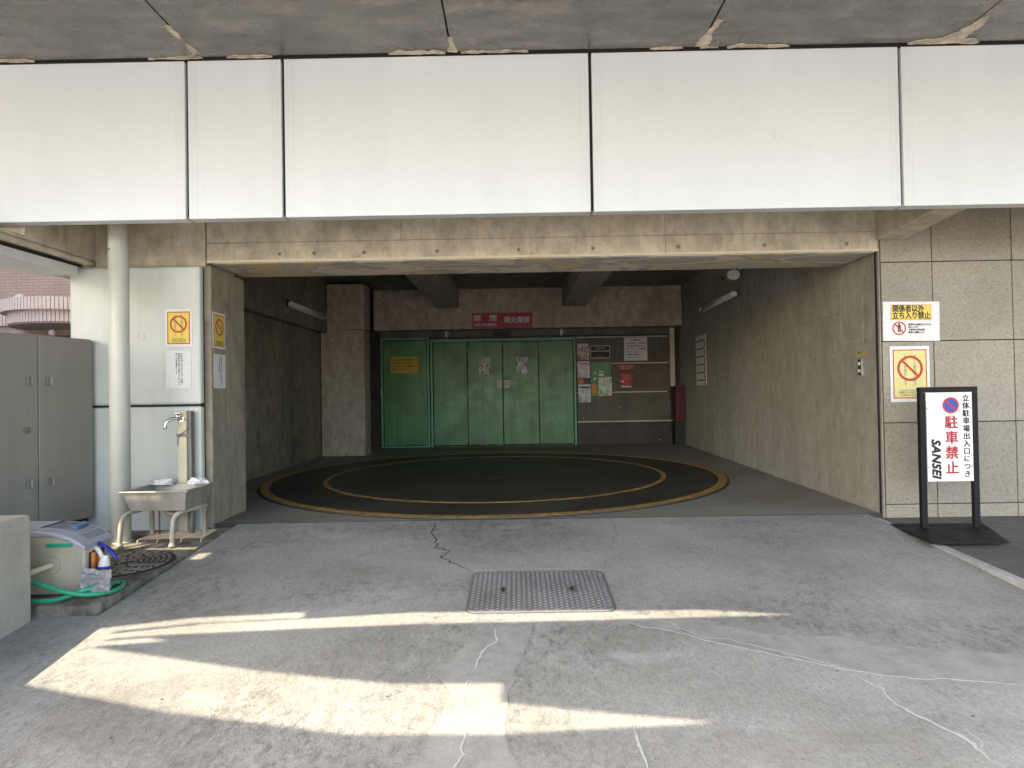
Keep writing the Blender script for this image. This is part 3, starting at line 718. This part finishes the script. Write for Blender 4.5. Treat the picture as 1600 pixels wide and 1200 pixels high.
# local +x points away from the camera, so the cabinet extends to negative x
cabp('body', (-.95, 0, .0, .55, 0, 1.50), 'cab', .012)
cabp('plinth', (-.93, -.02, .03, .5, -.2, 0), 'black')
d1 = cabp('door', (-.478, -.008, -.02, 0, .012, 1.49), 'cab'); d2 = cabp('door', (-.945, -.484, -.02, 0, .012, 1.49), 'cab')
for par, xx, z in ((d1, -.40, 1.14), (d2, -.555, 1.14), (d1, -.39, .36), (d2, -.56, .36)):
    bm = bmesh.new(); box(bm, xx - .02, xx + .02, -.034, -.021, z - .032, z + .032); o = link_mesh('latch', bm, 'cabhw', par, bev=.005)
    B('latch_grip', (xx + (.004), xx + .02, -.040, -.0345, z - .03, z + .03), 'steel', par)
bm = bmesh.new(); cyl(bm, (-.575, -.021, .77), (-.575, -.034, .77), .026, n=8); link_mesh('lock_knob', bm, 'cabhw', d2, bev=.003)
Tu('stay_rod', [(0, .05, 1.47), (.05, .02, 1.465), (.13, -.05, 1.455)], .006, 'white', cb)

# low concrete wall block in the left foreground
meta(B('concrete_block_wall', (-6.5, -2.76, 1.6, 3.55, -.45, .45), 'boxc', bev=.02), 'smooth pale concrete low wall block in the left foreground', 'low wall')

# ------------------------------------------------------------------ sink
z0 = zp(0, 4.95)
sk = E('utility_sink', (-2.765, 4.97, z0), 0, 'grimy beige utility sink on four cream legs in front of the white panel', 'sink')
def frus(bm, w0, d0, zz0, w1, d1, zz1, cy0=0., cy1=0.):
    return [[bm.verts.new((sx_ * w, cy + sy_ * d, z)) for sx_, sy_ in ((-1, -1), (1, -1), (1, 1), (-1, 1))] for w, d, z, cy in ((w0, d0, zz0, cy0), (w1, d1, zz1, cy1))]
bm = bmesh.new()
H0, H1 = .265, .425
o0, o1 = frus(bm, .212, .17, H0, .245, .215, H1 - .012)
i0, i1 = frus(bm, .195, .155, H0 + .02, .225, .195, H1)
r0, r1 = frus(bm, .262, .228, H1 - .014, .262, .228, H1)
bm.faces.new(o0[::-1]); bm.faces.new(i0)
for k in range(4):
    j = (k + 1) % 4
    bm.faces.new((o0[k], o0[j], o1[j], o1[k])); bm.faces.new((o1[k], o1[j], r0[j], r0[k])); bm.faces.new((r0[k], r0[j], r1[j], r1[k]))
    bm.faces.new((r1[k], r1[j], i1[j], i1[k])); bm.faces.new((i1[k], i1[j], i0[j], i0[k]))
link_mesh('basin', bm, 'sink', sk, bev=.006)
Tu('drain_pipe', [(-.02, 0, H0), (-.02, 0, H0 - .03), (.02, 0, H0 - .05), (.07, 0, H0 - .045), (.10, 0, H0 - .0)], .028, 'sink', sk)
Cy('waste_pipe', (.12, .1, -.0), (.12, .1, H0), .02, 'inkgrey', sk)
Cy('iron_rod', (-.14, .1, -.0), (-.14, .1, H0), .006, 'rust', sk); Cy('iron_rod', (-.03, .12, -.0), (-.03, .12, H0), .006, 'rust', sk)
for s in (-1, 1):
    x = s * .2
    xf = -.262 if s < 0 else .135
    Tu('leg', [(x + .02 * s, .14, H0 - .01), (x, .02, H0 - .012), (x + (xf - x) * .5, -.12, H0 - .014), (x + (xf - x) * .9, -.185, H0 - .045), (xf, -.205, H0 - .11), (xf, -.212, .09), (xf - .003, -.214, .015)], .0175, 'sinkleg', sk, n=12)
    Cy('foot', (xf - .003, -.214, 0), (xf - .003, -.214, .03), .026, 'sinkleg', sk, r1=.02, n=14)
    B('leg', (x + .015 * s - .014, x + .015 * s + .014, .11, .14, .0 if s > 0 else .0, H0 + .0), 'sinkleg', sk, bev=.004)
for z in (.17, .195): Cy('bolt', (.229, .125, z), (.233, .125, z), .006, 'ink', sk, n=8)

def clothmesh(name, loc, sx_, sy_, sz_, seed, label):
    bm = bmesh.new(); bmesh.ops.create_icosphere(bm, subdivisions=5, radius=1)
    for v in bm.verts:
        p = v.co.copy(); n_ = mnoise.noise(p * 1.7 + Vector((seed, 0, 0))); n2 = abs(mnoise.noise(p * 4.2 + Vector((0, seed, 0)))); n3 = abs(mnoise.noise(p * 9 + Vector((0, 0, seed))))
        v.co = p * (1 + .45 * n_ - .42 * n2 - .15 * n3)
        v.co = Vector((v.co.x * sx_, v.co.y * sy_, max(-.3, v.co.z) * sz_))
    o = link_mesh(name, bm, 'cloth', smooth=True); o.location = loc; meta(o, label, 'cloth', 'rags on the sink')
clothmesh('rag', (-2.93, 5.145, z0 + H1 + .008), .115, .05, .035, 3, 'crumpled white rag on the left of the sink back rim')
clothmesh('rag', (-2.62, 5.135, z0 + H1 + .012), .09, .055, .038, 8, 'crumpled white rag on the right of the sink back rim, right of the tap post')

# tap post
tp = E('tap_post', (-2.77, 5.24, z0), 0, 'cream square standpipe post with a chrome tap behind the sink', 'tap')
B('post', (-.055, .02, -.035, .03, 0, 1.02), 'post', tp, bev=.005)
B('post_side', (.021, .052, -.02, .03, 0, 1.018), 'inkgrey', tp, bev=.003)
B('strap', (-.062, .056, -.041, -.036, .805, .83), 'inkgrey', tp)
zt = .955
Cy('tap_flange', (-.02, -.036, zt), (-.02, -.044, zt), .026, 'chrome', tp)
tb = Tu('tap_body', [(-.02, -.04, zt), (-.03, -.075, zt + .004), (-.055, -.10, zt + .006), (-.085, -.125, zt - .012), (-.098, -.135, zt - .045), (-.10, -.137, zt - .058)], .0125, 'chrome', tp)
Cy('tap_outlet', (-.10, -.137, zt - .055), (-.101, -.137, zt - .075), .015, 'chrome', tp)
Cy('tap_stem', (-.032, -.075, zt + .005), (-.032, -.075, zt + .042), .012, 'chrome', tp)
B('tap_handle', (-.058, -.006, -.081, -.069, zt + .043, zt + .055), 'chrome', tp, bev=.004)
Tu('loose_cord', [(-.01, -.045, zt), (.03, -.05, zt - .01), (.045, -.045, zt - .07), (.0, -.045, zt - .11), (-.045, -.045, zt - .15), (-.05, -.045, zt - .22)], .004, 'inkgrey', tp, n=6)

# wire rack under the sink
rk = E('wire_rack', (-2.72, 5.03, zp(0, 5.03)), R(4), 'flat coated wire rack lying on the platform under the sink', 'rack')
bm = bmesh.new()
for i in range(9):
    y = -.13 + i * .035; tube(bm, [Vector((-.25, y, .03)), Vector((.23, y, .03))], .003, 6)
for x in (-.25, -.1, .08, .23): tube(bm, [Vector((x, -.16, .0)), Vector((x, -.15, .026)), Vector((x, .17, .026)), Vector((x, .18, 0))], .004, 6)
link_mesh('wires', bm, 'wire', rk, smooth=True)

# ------------------------------------------------------------------ hose reel box, hose, nozzle
zr = zp(0, 3.9)
hr = E('hose_reel_box', (-2.92, 3.93, zr), R(3), 'beige hose reel box with a lavender grey curved lid behind the low wall', 'hose reel')
P('body', [(x, -.17, z) for x, z in [(-.33, 0), (.285, 0), (.295, .265), (.215, .325), (.10, .36), (-.33, .36)]], (0, .28, 0), 'body', hr, bev=.012)
ld = P('lid', [(x, -.183, z) for x, z in [(-.34, .350), (.10, .350), (.205, .318), (.298, .262), (.304, .285), (.215, .346), (.12, .378), (.0, .392), (-.34, .392)]], (0, .31, 0), 'lid', hr, bev=.010)
def lidz(x): 
    t = [(-.34, .392), (0, .392), (.12, .378), (.215, .346), (.304, .285)]
    for (a, za), (b, zb) in zip(t, t[1:]):
        if a <= x <= b: return za + (zb - za) * (x - a) / (b - a)
    return .26
def lidpatch(name, x0, x1, y0, y1, m, h=.003, n=8):
    bm = bmesh.new(); rows = [[bm.verts.new((x0 + (x1 - x0) * i / n, y, lidz(x0 + (x1 - x0) * i / n) + hh)) for i in range(n + 1)] for y, hh in ((y0, -.004), (y0, h), (y1, h), (y1, -.004))]
    for a, b in zip(rows, rows[1:]):
        for i in range(n): bm.faces.new((a[i], a[i + 1], b[i + 1], b[i]))
    for i in (0, n): bm.faces.new([r[i] for r in rows])
    return link_mesh(name, bm, m, ld)
lidpatch('lid_window', .02, .265, -.09, .10, 'lidwin', .002)
lidpatch('lid_slot', -.01, .01, -.10, .10, 'ink', .003)
lidpatch('lid_handle', .13, .165, -.03, .09, 'lidblue', .018)
B('label_strip', (.07, .225, -.1735, -.169, .285, .308), 'hosegreen', hr)
Cy('inlet_flange', (.10, -.17, .18), (.10, -.182, .18), .052, 'body', hr, n=32)
Tu('inlet_connector', [(.10, -.175, .18), (.09, -.20, .178), (.055, -.235, .165), (.02, -.25, .155)], .018, 'post', hr)
B('reel_opening', (.27, .298, -.13, .02, .10, .24), 'ink', hr)
Cy('reel_drum', (.300, -.10, .105), (.300, -.10, .235), .016, 'orange', hr, n=14)
Cy('reel_drum', (.302, -.058, .105), (.302, -.058, .235), .020, 'orange', hr, n=14)
hs = Tu('garden_hose', [(-2.885, 3.69, .075), (-2.93, 3.665, .06), (-2.92, 3.645, .045), (-2.82, 3.65, .03), (-2.66, 3.65, -.02), (-2.55, 3.68, -.05), (-2.47, 3.76, -.062), (-2.455, 3.86, -.065), (-2.50, 3.95, -.062), (-2.545, 3.93, -.06), (-2.535, 3.84, -.055), (-2.51, 3.76, -.035), (-2.56, 3.69, -.025), (-2.70, 3.66, -.07), (-2.85, 3.65, -.075), (-3.1, 3.64, -.078)], .0135, 'hose', n=12, k=10)
meta(hs, 'glossy green garden hose looped on the platform in front of the reel box', 'hose')
nz = E('hose_nozzle', (-2.605, 3.875, .13), 0, 'blue and white hose spray nozzle leaning out of the reel box', 'nozzle')
# along local axis from the opening out to lower right
Tu('handle', [(-.02, .0, .05), (.01, -.01, .035), (.055, -.03, -.015), (.075, -.04, -.03)], .0135, 'white', nz, n=12)
Tu('trigger', [(-.01, .02, .075), (.03, .01, .06), (.07, 0, .03), (.10, -.005, .01), (.125, -.01, -.025)], .0085, 'nozblue', nz, n=10)
Tu('trigger', [(-.01, .03, .07), (.04, .02, .045), (.09, .01, .02)], .011, 'nozblue', nz, n=10)
bm = bmesh.new(); cyl(bm, (.07, -.04, -.01), (.068, -.045, -.055), .024, .034, 20); cyl(bm, (.072, -.038, .01), (.07, -.04, -.012), .016, .024, 16); link_mesh('spray_head', bm, 'white', nz, bev=.003)
Cy('spray_ring', (.068, -.045, -.052), (.067, -.046, -.068), .036, 'nozblue', nz, n=24)
bm = bmesh.new(); g = 14
vs = [[bm.verts.new((i / g * .16, mnoise.noise(Vector((i * .35, j * .35, 1))) * .035 - .01 * j / g, -j / g * .13 - i / g * .02 + mnoise.noise(Vector((i * .3, j * .3, 5))) * .015)) for j in range(g + 1)] for i in range(g + 1)]
for i in range(g):
    for j in range(g): bm.faces.new((vs[i][j], vs[i + 1][j], vs[i + 1][j + 1], vs[i][j + 1]))
fo = link_mesh('plastic_wrap', bm, 'foil'); fo.location = (-2.60, 3.73, .09); fo.rotation_euler = (R(-14), 0, R(12))
sm = fo.modifiers.new('thick', 'SOLIDIFY'); sm.thickness = .004
meta(fo, 'crumpled grey plastic wrapping hanging under the hose nozzle', 'wrapping')

# ------------------------------------------------------------------ signs
def sign(name, loc, rz, w, h, m, label, cat='sign', t=.004, group=None, bev=0):
    """board hung with its centre at loc; local x to the right, local -y towards the reader"""
    s = E(name, loc, rz, label, cat, group); B('board', (-w / 2, w / 2, 0, t, -h / 2, h / 2), m, s, bev); return s
FR, FL = R(-90), R(90)          # facing -x (right wall) and facing +x (left wall)

def no_entry(loc, rz, w, h, label, pale=False, grp='yellow no entry signs'):
    s = sign('no_entry_sign', loc, rz, w, h, 'laminate', label, t=.003, group=grp)
    y1 = 'paleyellow' if pale else 'yellow'
    W2, H2 = w * .86, h * .88
    B('border', (-W2 / 2, W2 / 2, -.0006, 0, -H2 / 2, H2 / 2), 'red', s)
    B('yellow_field', (-W2 / 2 + .009, W2 / 2 - .009, -.0012, -.0005, -H2 / 2 + .009, H2 / 2 - .009), y1, s)
    cz = h * .10; r = w * .325
    q = text('lettering', '当\nビ\nル\n関\n係\n者\n以\n外\nの', h * .062, w * .12, h * .06, 'inkgrey', s, y=-.0019, line=1.02)
    text('lettering', '立\n入\nり\nを\n禁\n止\nし\nま\nす', h * .062, -w * .12, h * .06, 'inkgrey', s, y=-.0019, line=1.02)
    bm = bmesh.new(); ringxz(bm, 0, cz, r, r * .81, -.0034, -.0026, 44); barxz(bm, 0, cz, r * 1.8, r * .17, R(-45), -.0033, -.0025); link_mesh('prohibition_symbol', bm, 'red', s)
    text('small_lettering', 'Authorized personnel only', h * .030, 0, -h * .29, 'ink', s, y=-.0019)
    text('small_lettering', '非相关人员禁止入内', h * .042, 0, -h * .335, 'ink', s, y=-.0019, spacing=1.2)
    text('small_lettering', '관계자외 출입금지', h * .042, 0, -h * .385, 'ink', s, y=-.0019, spacing=1.2)
    return s
no_entry((-2.855, 5.295, 1.688), 0, .225, .315, 'yellow no entry sign on the white panel above a paper notice')
no_entry((-2.617, 5.52, 1.68), FL, .23, .315, 'yellow no entry sign on the grey concrete jamb, seen at an angle')
no_entry((3.362, 5.374, 1.195), 0, .335, .475, 'faded yellow no entry sign on stone tiles behind the black stand', True)

def columns(s, cols, size, x0, z, dx, m='ink', line=1.1):
    for i, c in enumerate(cols):
        n = len(c); text('lettering', '\n'.join(c), size, x0 - i * dx, z - n * size * line * .5, m, s, y=-.0015, line=line)
s = sign('paper_notice', (-2.86, 5.296, 1.335), 0, .212, .32, 'paper', 'white paper notice with three columns of small writing on the white panel', 'notice', .002)
columns(s, ['大変迷惑になりますので　駐輪', '無断駐車は固くお断りいたします', '見つけ次第撤去します'], .0165, .028, .14, .022, line=1.12)
s = sign('paper_notice', (-2.6175, 5.525, 1.322), FL, .22, .30, 'paper', 'white paper notice on the concrete jamb, seen at an angle', 'notice', .002)
columns(s, ['無断駐車は　固くお断りします', '見つけ次第撤去します'], .017, .03, .13, .035, line=1.12)

s = sign('staff_only_sign', (3.385, 5.375, 1.645), R(0), .48, .335, 'laminate', 'white sign with black writing on a yellow field on the stone tiles', t=.003)
s.rotation_euler = (0, R(.8), 0)
B('yellow_border', (-.175, .17, -.0006, 0, .01, .142), 'orange', s); B('yellow_field', (-.171, .166, -.0012, -.0005, .014, .138), 'yellow', s)
text('lettering', '関係者以外', .066, -.163, .105, 'ink', s, y=-.002, ax='LEFT', bold=.0014, sx=.83, spacing=.98)
text('lettering', '立ち入り禁止', .066, -.163, .045, 'ink', s, y=-.002, ax='LEFT', bold=.0014, sx=.83, spacing=.98)
bm = bmesh.new(); ringxz(bm, -.105, -.06, .058, .048, -.003, -.0022, 36); barxz(bm, -.105, -.06, .104, .010, R(-45), -.0029, -.0021); link_mesh('prohibition_symbol', bm, 'red', s)
bm = bmesh.new(); ringxz(bm, -.105, -.024, .0085, .001, -.002, -.001, 14); box(bm, -.118, -.092, -.002, -.001, -.062, -.034); box(bm, -.115, -.107, -.0019, -.001, -.096, -.062); box(bm, -.103, -.095, -.0019, -.001, -.096, -.062); link_mesh('person_symbol', bm, 'ink', s)
for i, tx in enumerate(('敷地内の無断立ち入りを', '禁止します', '不審者は発見次第', '警察に通報します')):
    text('small_lettering', tx, .0175, -.026, -.028 - i * .0225, 'ink', s, y=-.0015, ax='LEFT', bold=.0003)

s = sign('red_no_smoking_sign', (-.255, 12.385, 2.512), 0, 1.19, .305, 'signred', 'red no smoking sign with white writing above the green doors', t=.012)
text('lettering', '禁　煙', .135, -.335, .045, 'white', s, bold=.002, sx=1.15)
text('lettering', 'NO SMOKING', .062, -.325, -.082, 'white', s, bold=.002, sx=1.1)
text('lettering', '裸火厳禁', .135, .29, 0, 'white', s, bold=.002, sx=.95)
s = sign('dark_display_box', (-.265, 12.66, 2.262), 0, .38, .115, 'darkred', 'small dark display box under the red sign above the green doors', 'display box', .06)
B('screen', (-.165, .15, -.004, 0, -.035, .05), 'ink', s)
s = sign('yellow_door_notice', (-2.265, 12.728, 1.68), 0, .56, .33, 'ochre', 'ochre yellow notice on the green service door', 'notice', .003)
for i, tx in enumerate(('この扉の内側は危険です', '関係者以外の立入を', '固く禁じます　運転中は', '絶対に入らないこと')): text('small_lettering', tx, .042, -.24, .10 - i * .065, 'ink', s, ax='LEFT', bold=.0006)

# notices on the brown wall
def paper(x0, x1, z0_, z1_, m, label, cat='poster', name='poster', y=12.725):
    return sign(name, ((x0 + x1) / 2, y, (z0_ + z1_) / 2), 0, x1 - x0, z1_ - z0_, m, label, cat, .004)
s = paper(1.25, 1.49, 1.72, 2.05, 'ph1', 'brown printed poster at top of the column beside the green door')
B('heading', (-.09, .09, -.001, 0, .12, .15), 'paper', s)
s = paper(1.25, 1.50, 1.355, 1.69, 'ph2', 'pale grey printed poster, middle of the column beside the green door'); B('heading', (-.11, .08, -.001, 0, .11, .13), 'red', s)
s = paper(1.26, 1.37, 1.24, 1.335, 'orange', 'small orange card between two posters beside the green door', 'card', 'small_card')
s = paper(1.26, 1.51, .86, 1.225, 'ph2', 'white printed poster, lowest of the column beside the green door'); B('heading', (-.10, .10, -.001, 0, .10, .14), 'blue', s)
s = paper(1.51, 1.92, 1.74, 2.01, 'ink', 'black framed control plate with two dark windows on the brown wall', 'control plate', 'control_plate')
B('plate_frame', [(-.2, .2, -.004, 0, .115, .13), (-.2, .2, -.004, 0, -.13, -.115), (-.2, -.187, -.0041, 0, -.13, .13), (.187, .2, -.0041, 0, -.13, .13), (-.187, .187, -.0039, 0, .01, .028)], 'trim', s)
text('lettering', 'ご利用の方へ', .042, 0, .07, 'trim', s); text('lettering', '操作方法', .04, 0, -.09, 'orange', s)
s = sign('control_box', (1.72, 12.68, 1.33), 0, .42, .70, 'green', 'green operating control box with posted papers on the brown wall', 'control box', .06, bev=.01)
for x, z in ((-.12, .12), (-.13, 0)): Cy('button', (x, 0, z), (x, -.015, z), .022, 'white', s, n=14)
B('slot_plate', (-.05, .05, -.006, 0, .13, .16), 'trim', s); B('slot_plate', (-.05, .05, -.006, 0, .06, .10), 'white', s)
B('orange_label', (-.19, -.10, -.003, 0, -.30, -.11), 'orange', s)
s = paper(1.66, 1.93, .985, 1.36, 'ph3', 'pale green printed map sheet on the control box', y=12.66)
s = paper(2.20, 2.67, 1.69, 2.155, 'paper', 'white rules notice with black and red writing on the brown wall', 'notice', 'rules_notice')
text('lettering', '注意事項', .045, 0, .185, 'ink', s, bold=.001, spacing=1.5)
for i, (tx, mm) in enumerate((('１.場内は禁煙・火気厳禁です', 'red'), ('　必ず係員の指示に従う', 'ink'), ('２.サイドブレーキを確実に', 'ink'), ('　引いてください', 'ink'), ('３.同乗者は降車のうえ', 'ink'), ('　入庫してください', 'ink'))): text('small_lettering', tx, .034, -.21, .12 - i * .058, mm, s, ax='LEFT', bold=.0008)
s = sign('red_notice', (2.235, 12.725, 1.315), 0, .235, .25, 'signred', 'square red notice on the brown wall under the rules notice', 'notice', .004)
B('white_tab', (-.11, -.05, -.002, 0, -.06, -.035), 'white', s)
for i in range(3): B('printed_line', (-.08, .08, -.001, 0, .07 - i * .035, .078 - i * .035), 'orange', s)
s = sign('red_strip_notice', (2.235, 12.725, 1.555), 0, .34, .10, 'signred', 'narrow red strip notice just above the square red notice', 'notice', .004)
text('lettering', '火気厳禁・駐車券確認', .03, 0, .02, 'trim', s); text('lettering', '非常時は連絡下さい', .03, .02, -.02, 'trim', s)
meta(B('white_strip_tag', (2.13, 2.33, 12.72, 12.727, 1.15, 1.18), 'white'), 'small white strip tag below the square red notice', 'tag')
fx = E('red_cabinet', (3.23, 12.45, .46), 0, 'dark red metal cabinet in the rear right corner of the garage', 'cabinet')
B('body', (-.09, .09, -.1, .2, 0, .69), 'darkred', fx, .008); B('door', (-.08, .08, -.112, -.102, .02, .67), 'darkred', fx, .004); B('stand', (-.11, .07, -.08, .18, -.46, 0), 'ink', fx)
# notice board on the right wall
y_ = 11.12
s = sign('wall_notice_board', (wx(y_) - .012, y_, 1.60), FR - R(1.7), .66, .88, 'paper', 'white notice board of many rows deep on the right garage wall', 'notice board', .008)
for i in range(6): B('printed_row', (-.28, .27, -.0015, 0, .33 - i * .14, .36 - i * .14), 'inkgrey', s); B('printed_tab', (.22, .29, -.002, 0, .23 - i * .14, .30 - i * .14), 'signred', s)

# push button box on the right wall
y_ = 5.68
s = sign('push_button_box', (wx(y_) - .028, y_, 1.268), FR, .072, .155, 'steel', 'small steel push button box with two white buttons on the right wall', 'switch box', .026, bev=.004)
B('face_plate', (-.02, .02, -.002, 0, -.07, .07), 'ink', s)
for z in (.032, -.032): B('button', (-.014, .014, -.010, 0, z - .014, z + .014), 'white', s, .003)
s = sign('yellow_tape_label', (wx(y_) - .003, 5.70, 1.40), FR, .20, .028, 'ochre', 'small yellow tape label above the push button box', 'label', .002)
text('lettering', '通報ボタン', .022, 0, 0, 'inkgrey', s, y=-.0015)

# ------------------------------------------------------------------ black sign stand
st = E('sign_stand', (3.395, 4.98, zv(0, 4.98) + .006), R(0), 'black framed stand with a white no parking board on the right pavement', 'sign stand')
P('base_plate', [(-.375, .16, 0), (.355, .13, 0), (.09, -.49, 0), (-.46, -.48, 0)], (0, 0, .012), 'blackmetal', st, bev=.003)
for x in (-.205, .205): B('post', (x - .022, x + .022, -.03, .01, .012, 1.075), 'blackmetal', st, bev=.004)
B('top_bar', (-.227, .227, -.031, .011, 1.076, 1.118), 'blackmetal', st, bev=.004)
bd = E('sign_board', (-.002, -.036, .73)); bd.parent = st
bd.rotation_euler = (0, 0, 0)
B('panel', (-.178, .178, 0, .006, -.352, .345), 'signwhite', bd, .002)
bm = bmesh.new(); ringxz(bm, .01, .243, .064, .050, -.0035, -.0015, 40); barxz(bm, .01, .243, .105, .013, R(-45), -.0034, -.0016); link_mesh('symbol_ring', bm, 'red', bd)
bm = bmesh.new(); ringxz(bm, .01, .243, .052, .0005, -.0022, -.0008, 40); link_mesh('symbol_disc', bm, 'blue', bd)
text('lettering', '駐\n車\n禁\n止', .105, .012, -.075, 'signred', bd, bold=.0022, line=1.13)
text('lettering', '立\n体\n駐\n車\n場\n出\n入\n口\nに\nつ\nき', .056, .128, -.002, 'ink', bd, bold=.0010, line=1.06)
text('lettering', 'SANSEI', .094, -.115, -.17, 'ink', bd, rot=R(90), bold=.0036, shear=.25, sx=1.0, spacing=1.05)
for x, z in ((-.17, .22), (.165, .22), (-.17, -.24), (.165, -.24)): Cy('bolt', (x, 0, z), (x, -.004, z), .005, 'inkgrey', bd, n=8)

# ------------------------------------------------------------------ lamps (off in daylight)
def tube_lamp(loc, rz, L, label):
    s = E('fluorescent_lamp', loc, rz, label, 'lamp', 'unlit fluorescent wall lamps')
    B('mounting', (-L / 2, L / 2, -.03, .0, -.03, .03), 'white', s, .006)
    for x in (-L / 2 + .03, L / 2 - .03): B('socket', (x - .022, x + .022, -.085, -.03, -.032, .032), 'white', s, .006)
    for z in (.018, -.018): Cy('tube', (-L / 2 + .05, -.065, z), (L / 2 - .05, -.065, z), .0145, 'tube', s, n=14)
    B('reflector', (-L / 2 + .05, L / 2 - .05, -.038, -.031, -.05, .05), 'white', s, .002)
    return s
tube_lamp((-3.38, 10.12, 2.46), FL, 1.7, 'white twin tube lamp on the left garage wall')
B('bracket', (-.05, .02, -.02, .0, -.05, .06), 'ink', bpy.data.objects['fluorescent_lamp']).location = (-.85, 0, 0)
rl = tube_lamp((wx(9.8) - .06, 9.8, 2.44), FR - R(1.7), 1.75, 'white tube lamp on the right garage wall below the floodlight')
fld = E('floodlight', (wx(8.9) - .02, 8.9, 2.72), 0, 'round white floodlight on a bracket high on the right garage wall', 'lamp')
Cy('conduit', (0, 0, .42), (0, 0, -.32), .012, 'inkgrey', fld)
Tu('arm', [(0, 0, .05), (-.06, -.02, .06), (-.1, -.03, .04)], .014, 'inkgrey', fld)
bm = bmesh.new(); cyl(bm, (-.06, .06, .10), (-.12, -.07, -.02), .035, .095, 28); link_mesh('housing', bm, 'ink', fld, smooth=False, bev=.004)
Cy('lens', (-.1195, -.069, -.019), (-.124, -.079, -.029), .085, 'glassw', fld, n=28)
Cy('junction_box', (0.0, 0, .07), (-.03, 0, .07), .035, 'white', fld)
Cy('small_lamp_head', (-.18, .2, -.03), (-.25, .16, -.045), .03, 'chrome', fld, n=16)

# ------------------------------------------------------------------ brick house and added shade block
nb = E('brick_house', (-10, 13.6, 0), 0, 'pinkish brick building with a rounded ribbed balcony seen at the far left', 'building')
nb.location = (0, 0, 0)
B('wall', (-16, -5.0, 13.5, 14.2, -.3, 7.0), 'brick', nb)
def ribs(name, cx, cy, r, za, zb, n, a0, a1):
    bm = bmesh.new()
    for i in range(n):
        t = a0 + (a1 - a0) * (i + .5) / n; hw = (a1 - a0) / n * r * .43
        M = Matrix.Translation((cx + r * math.cos(t), cy + r * math.sin(t), (za + zb) / 2)) @ Matrix.Rotation(t + PI / 2, 4, 'Z') @ Matrix.Diagonal((hw * 2, .05, zb - za, 1))
        bmesh.ops.create_cube(bm, size=1, matrix=M)
    disc(bm, cx, cy, r - .005, za + .01, zb - za - .02, 60, r - .08, a0, a1)
    return link_mesh(name, bm, 'ribtile', nb)
ribs('balcony_band', -9.3, 13.5, 1.42, 2.86, 3.10, 62, PI, 2 * PI)
ribs('balcony_band', -9.3, 13.5, 1.30, 2.63, 2.85, 56, PI, 2 * PI)
bm = bmesh.new(); disc(bm, -9.3, 13.5, 1.29, 2.60, .03, 60, 0); link_mesh('balcony_floor', bm, 'brick', nb)
bm = bmesh.new()
for i in range(60): box(bm, -15 + i * .075, -15 + i * .075 + .06, 13.40, 13.5, 2.70, 2.95)
link_mesh('wall_band', bm, 'ribtile', nb)
B('lower_band', (-16, -5, 13.42, 13.5, 2.47, 2.60), 'brick', nb); B('recess', (-16, -5, 13.46, 13.499, 1.2, 2.46), 'darkbrown', nb)
B('cornice', (-16, -5, 13.40, 13.5, 4.1, 4.22), 'darkbrown', nb)
for x, z in ((-10.0, 3.12), (-9.35, 2.45)):
    bm = bmesh.new(); bmesh.ops.create_uvsphere(bm, u_segments=20, v_segments=12, radius=.12 if z > 3 else .07, matrix=Matrix.Translation((x, 12.6, z))); link_mesh('globe_lamp', bm, 'ribtile', nb, smooth=True)
B('shade_block', (-30, -17, -4, 11, -.6, 17), 'plaster'); meta(bpy.data.objects['shade_block'], 'tall plain unseen block added to shade the brick building', 'building')  # out-of-view block added to keep the sun off the brick house
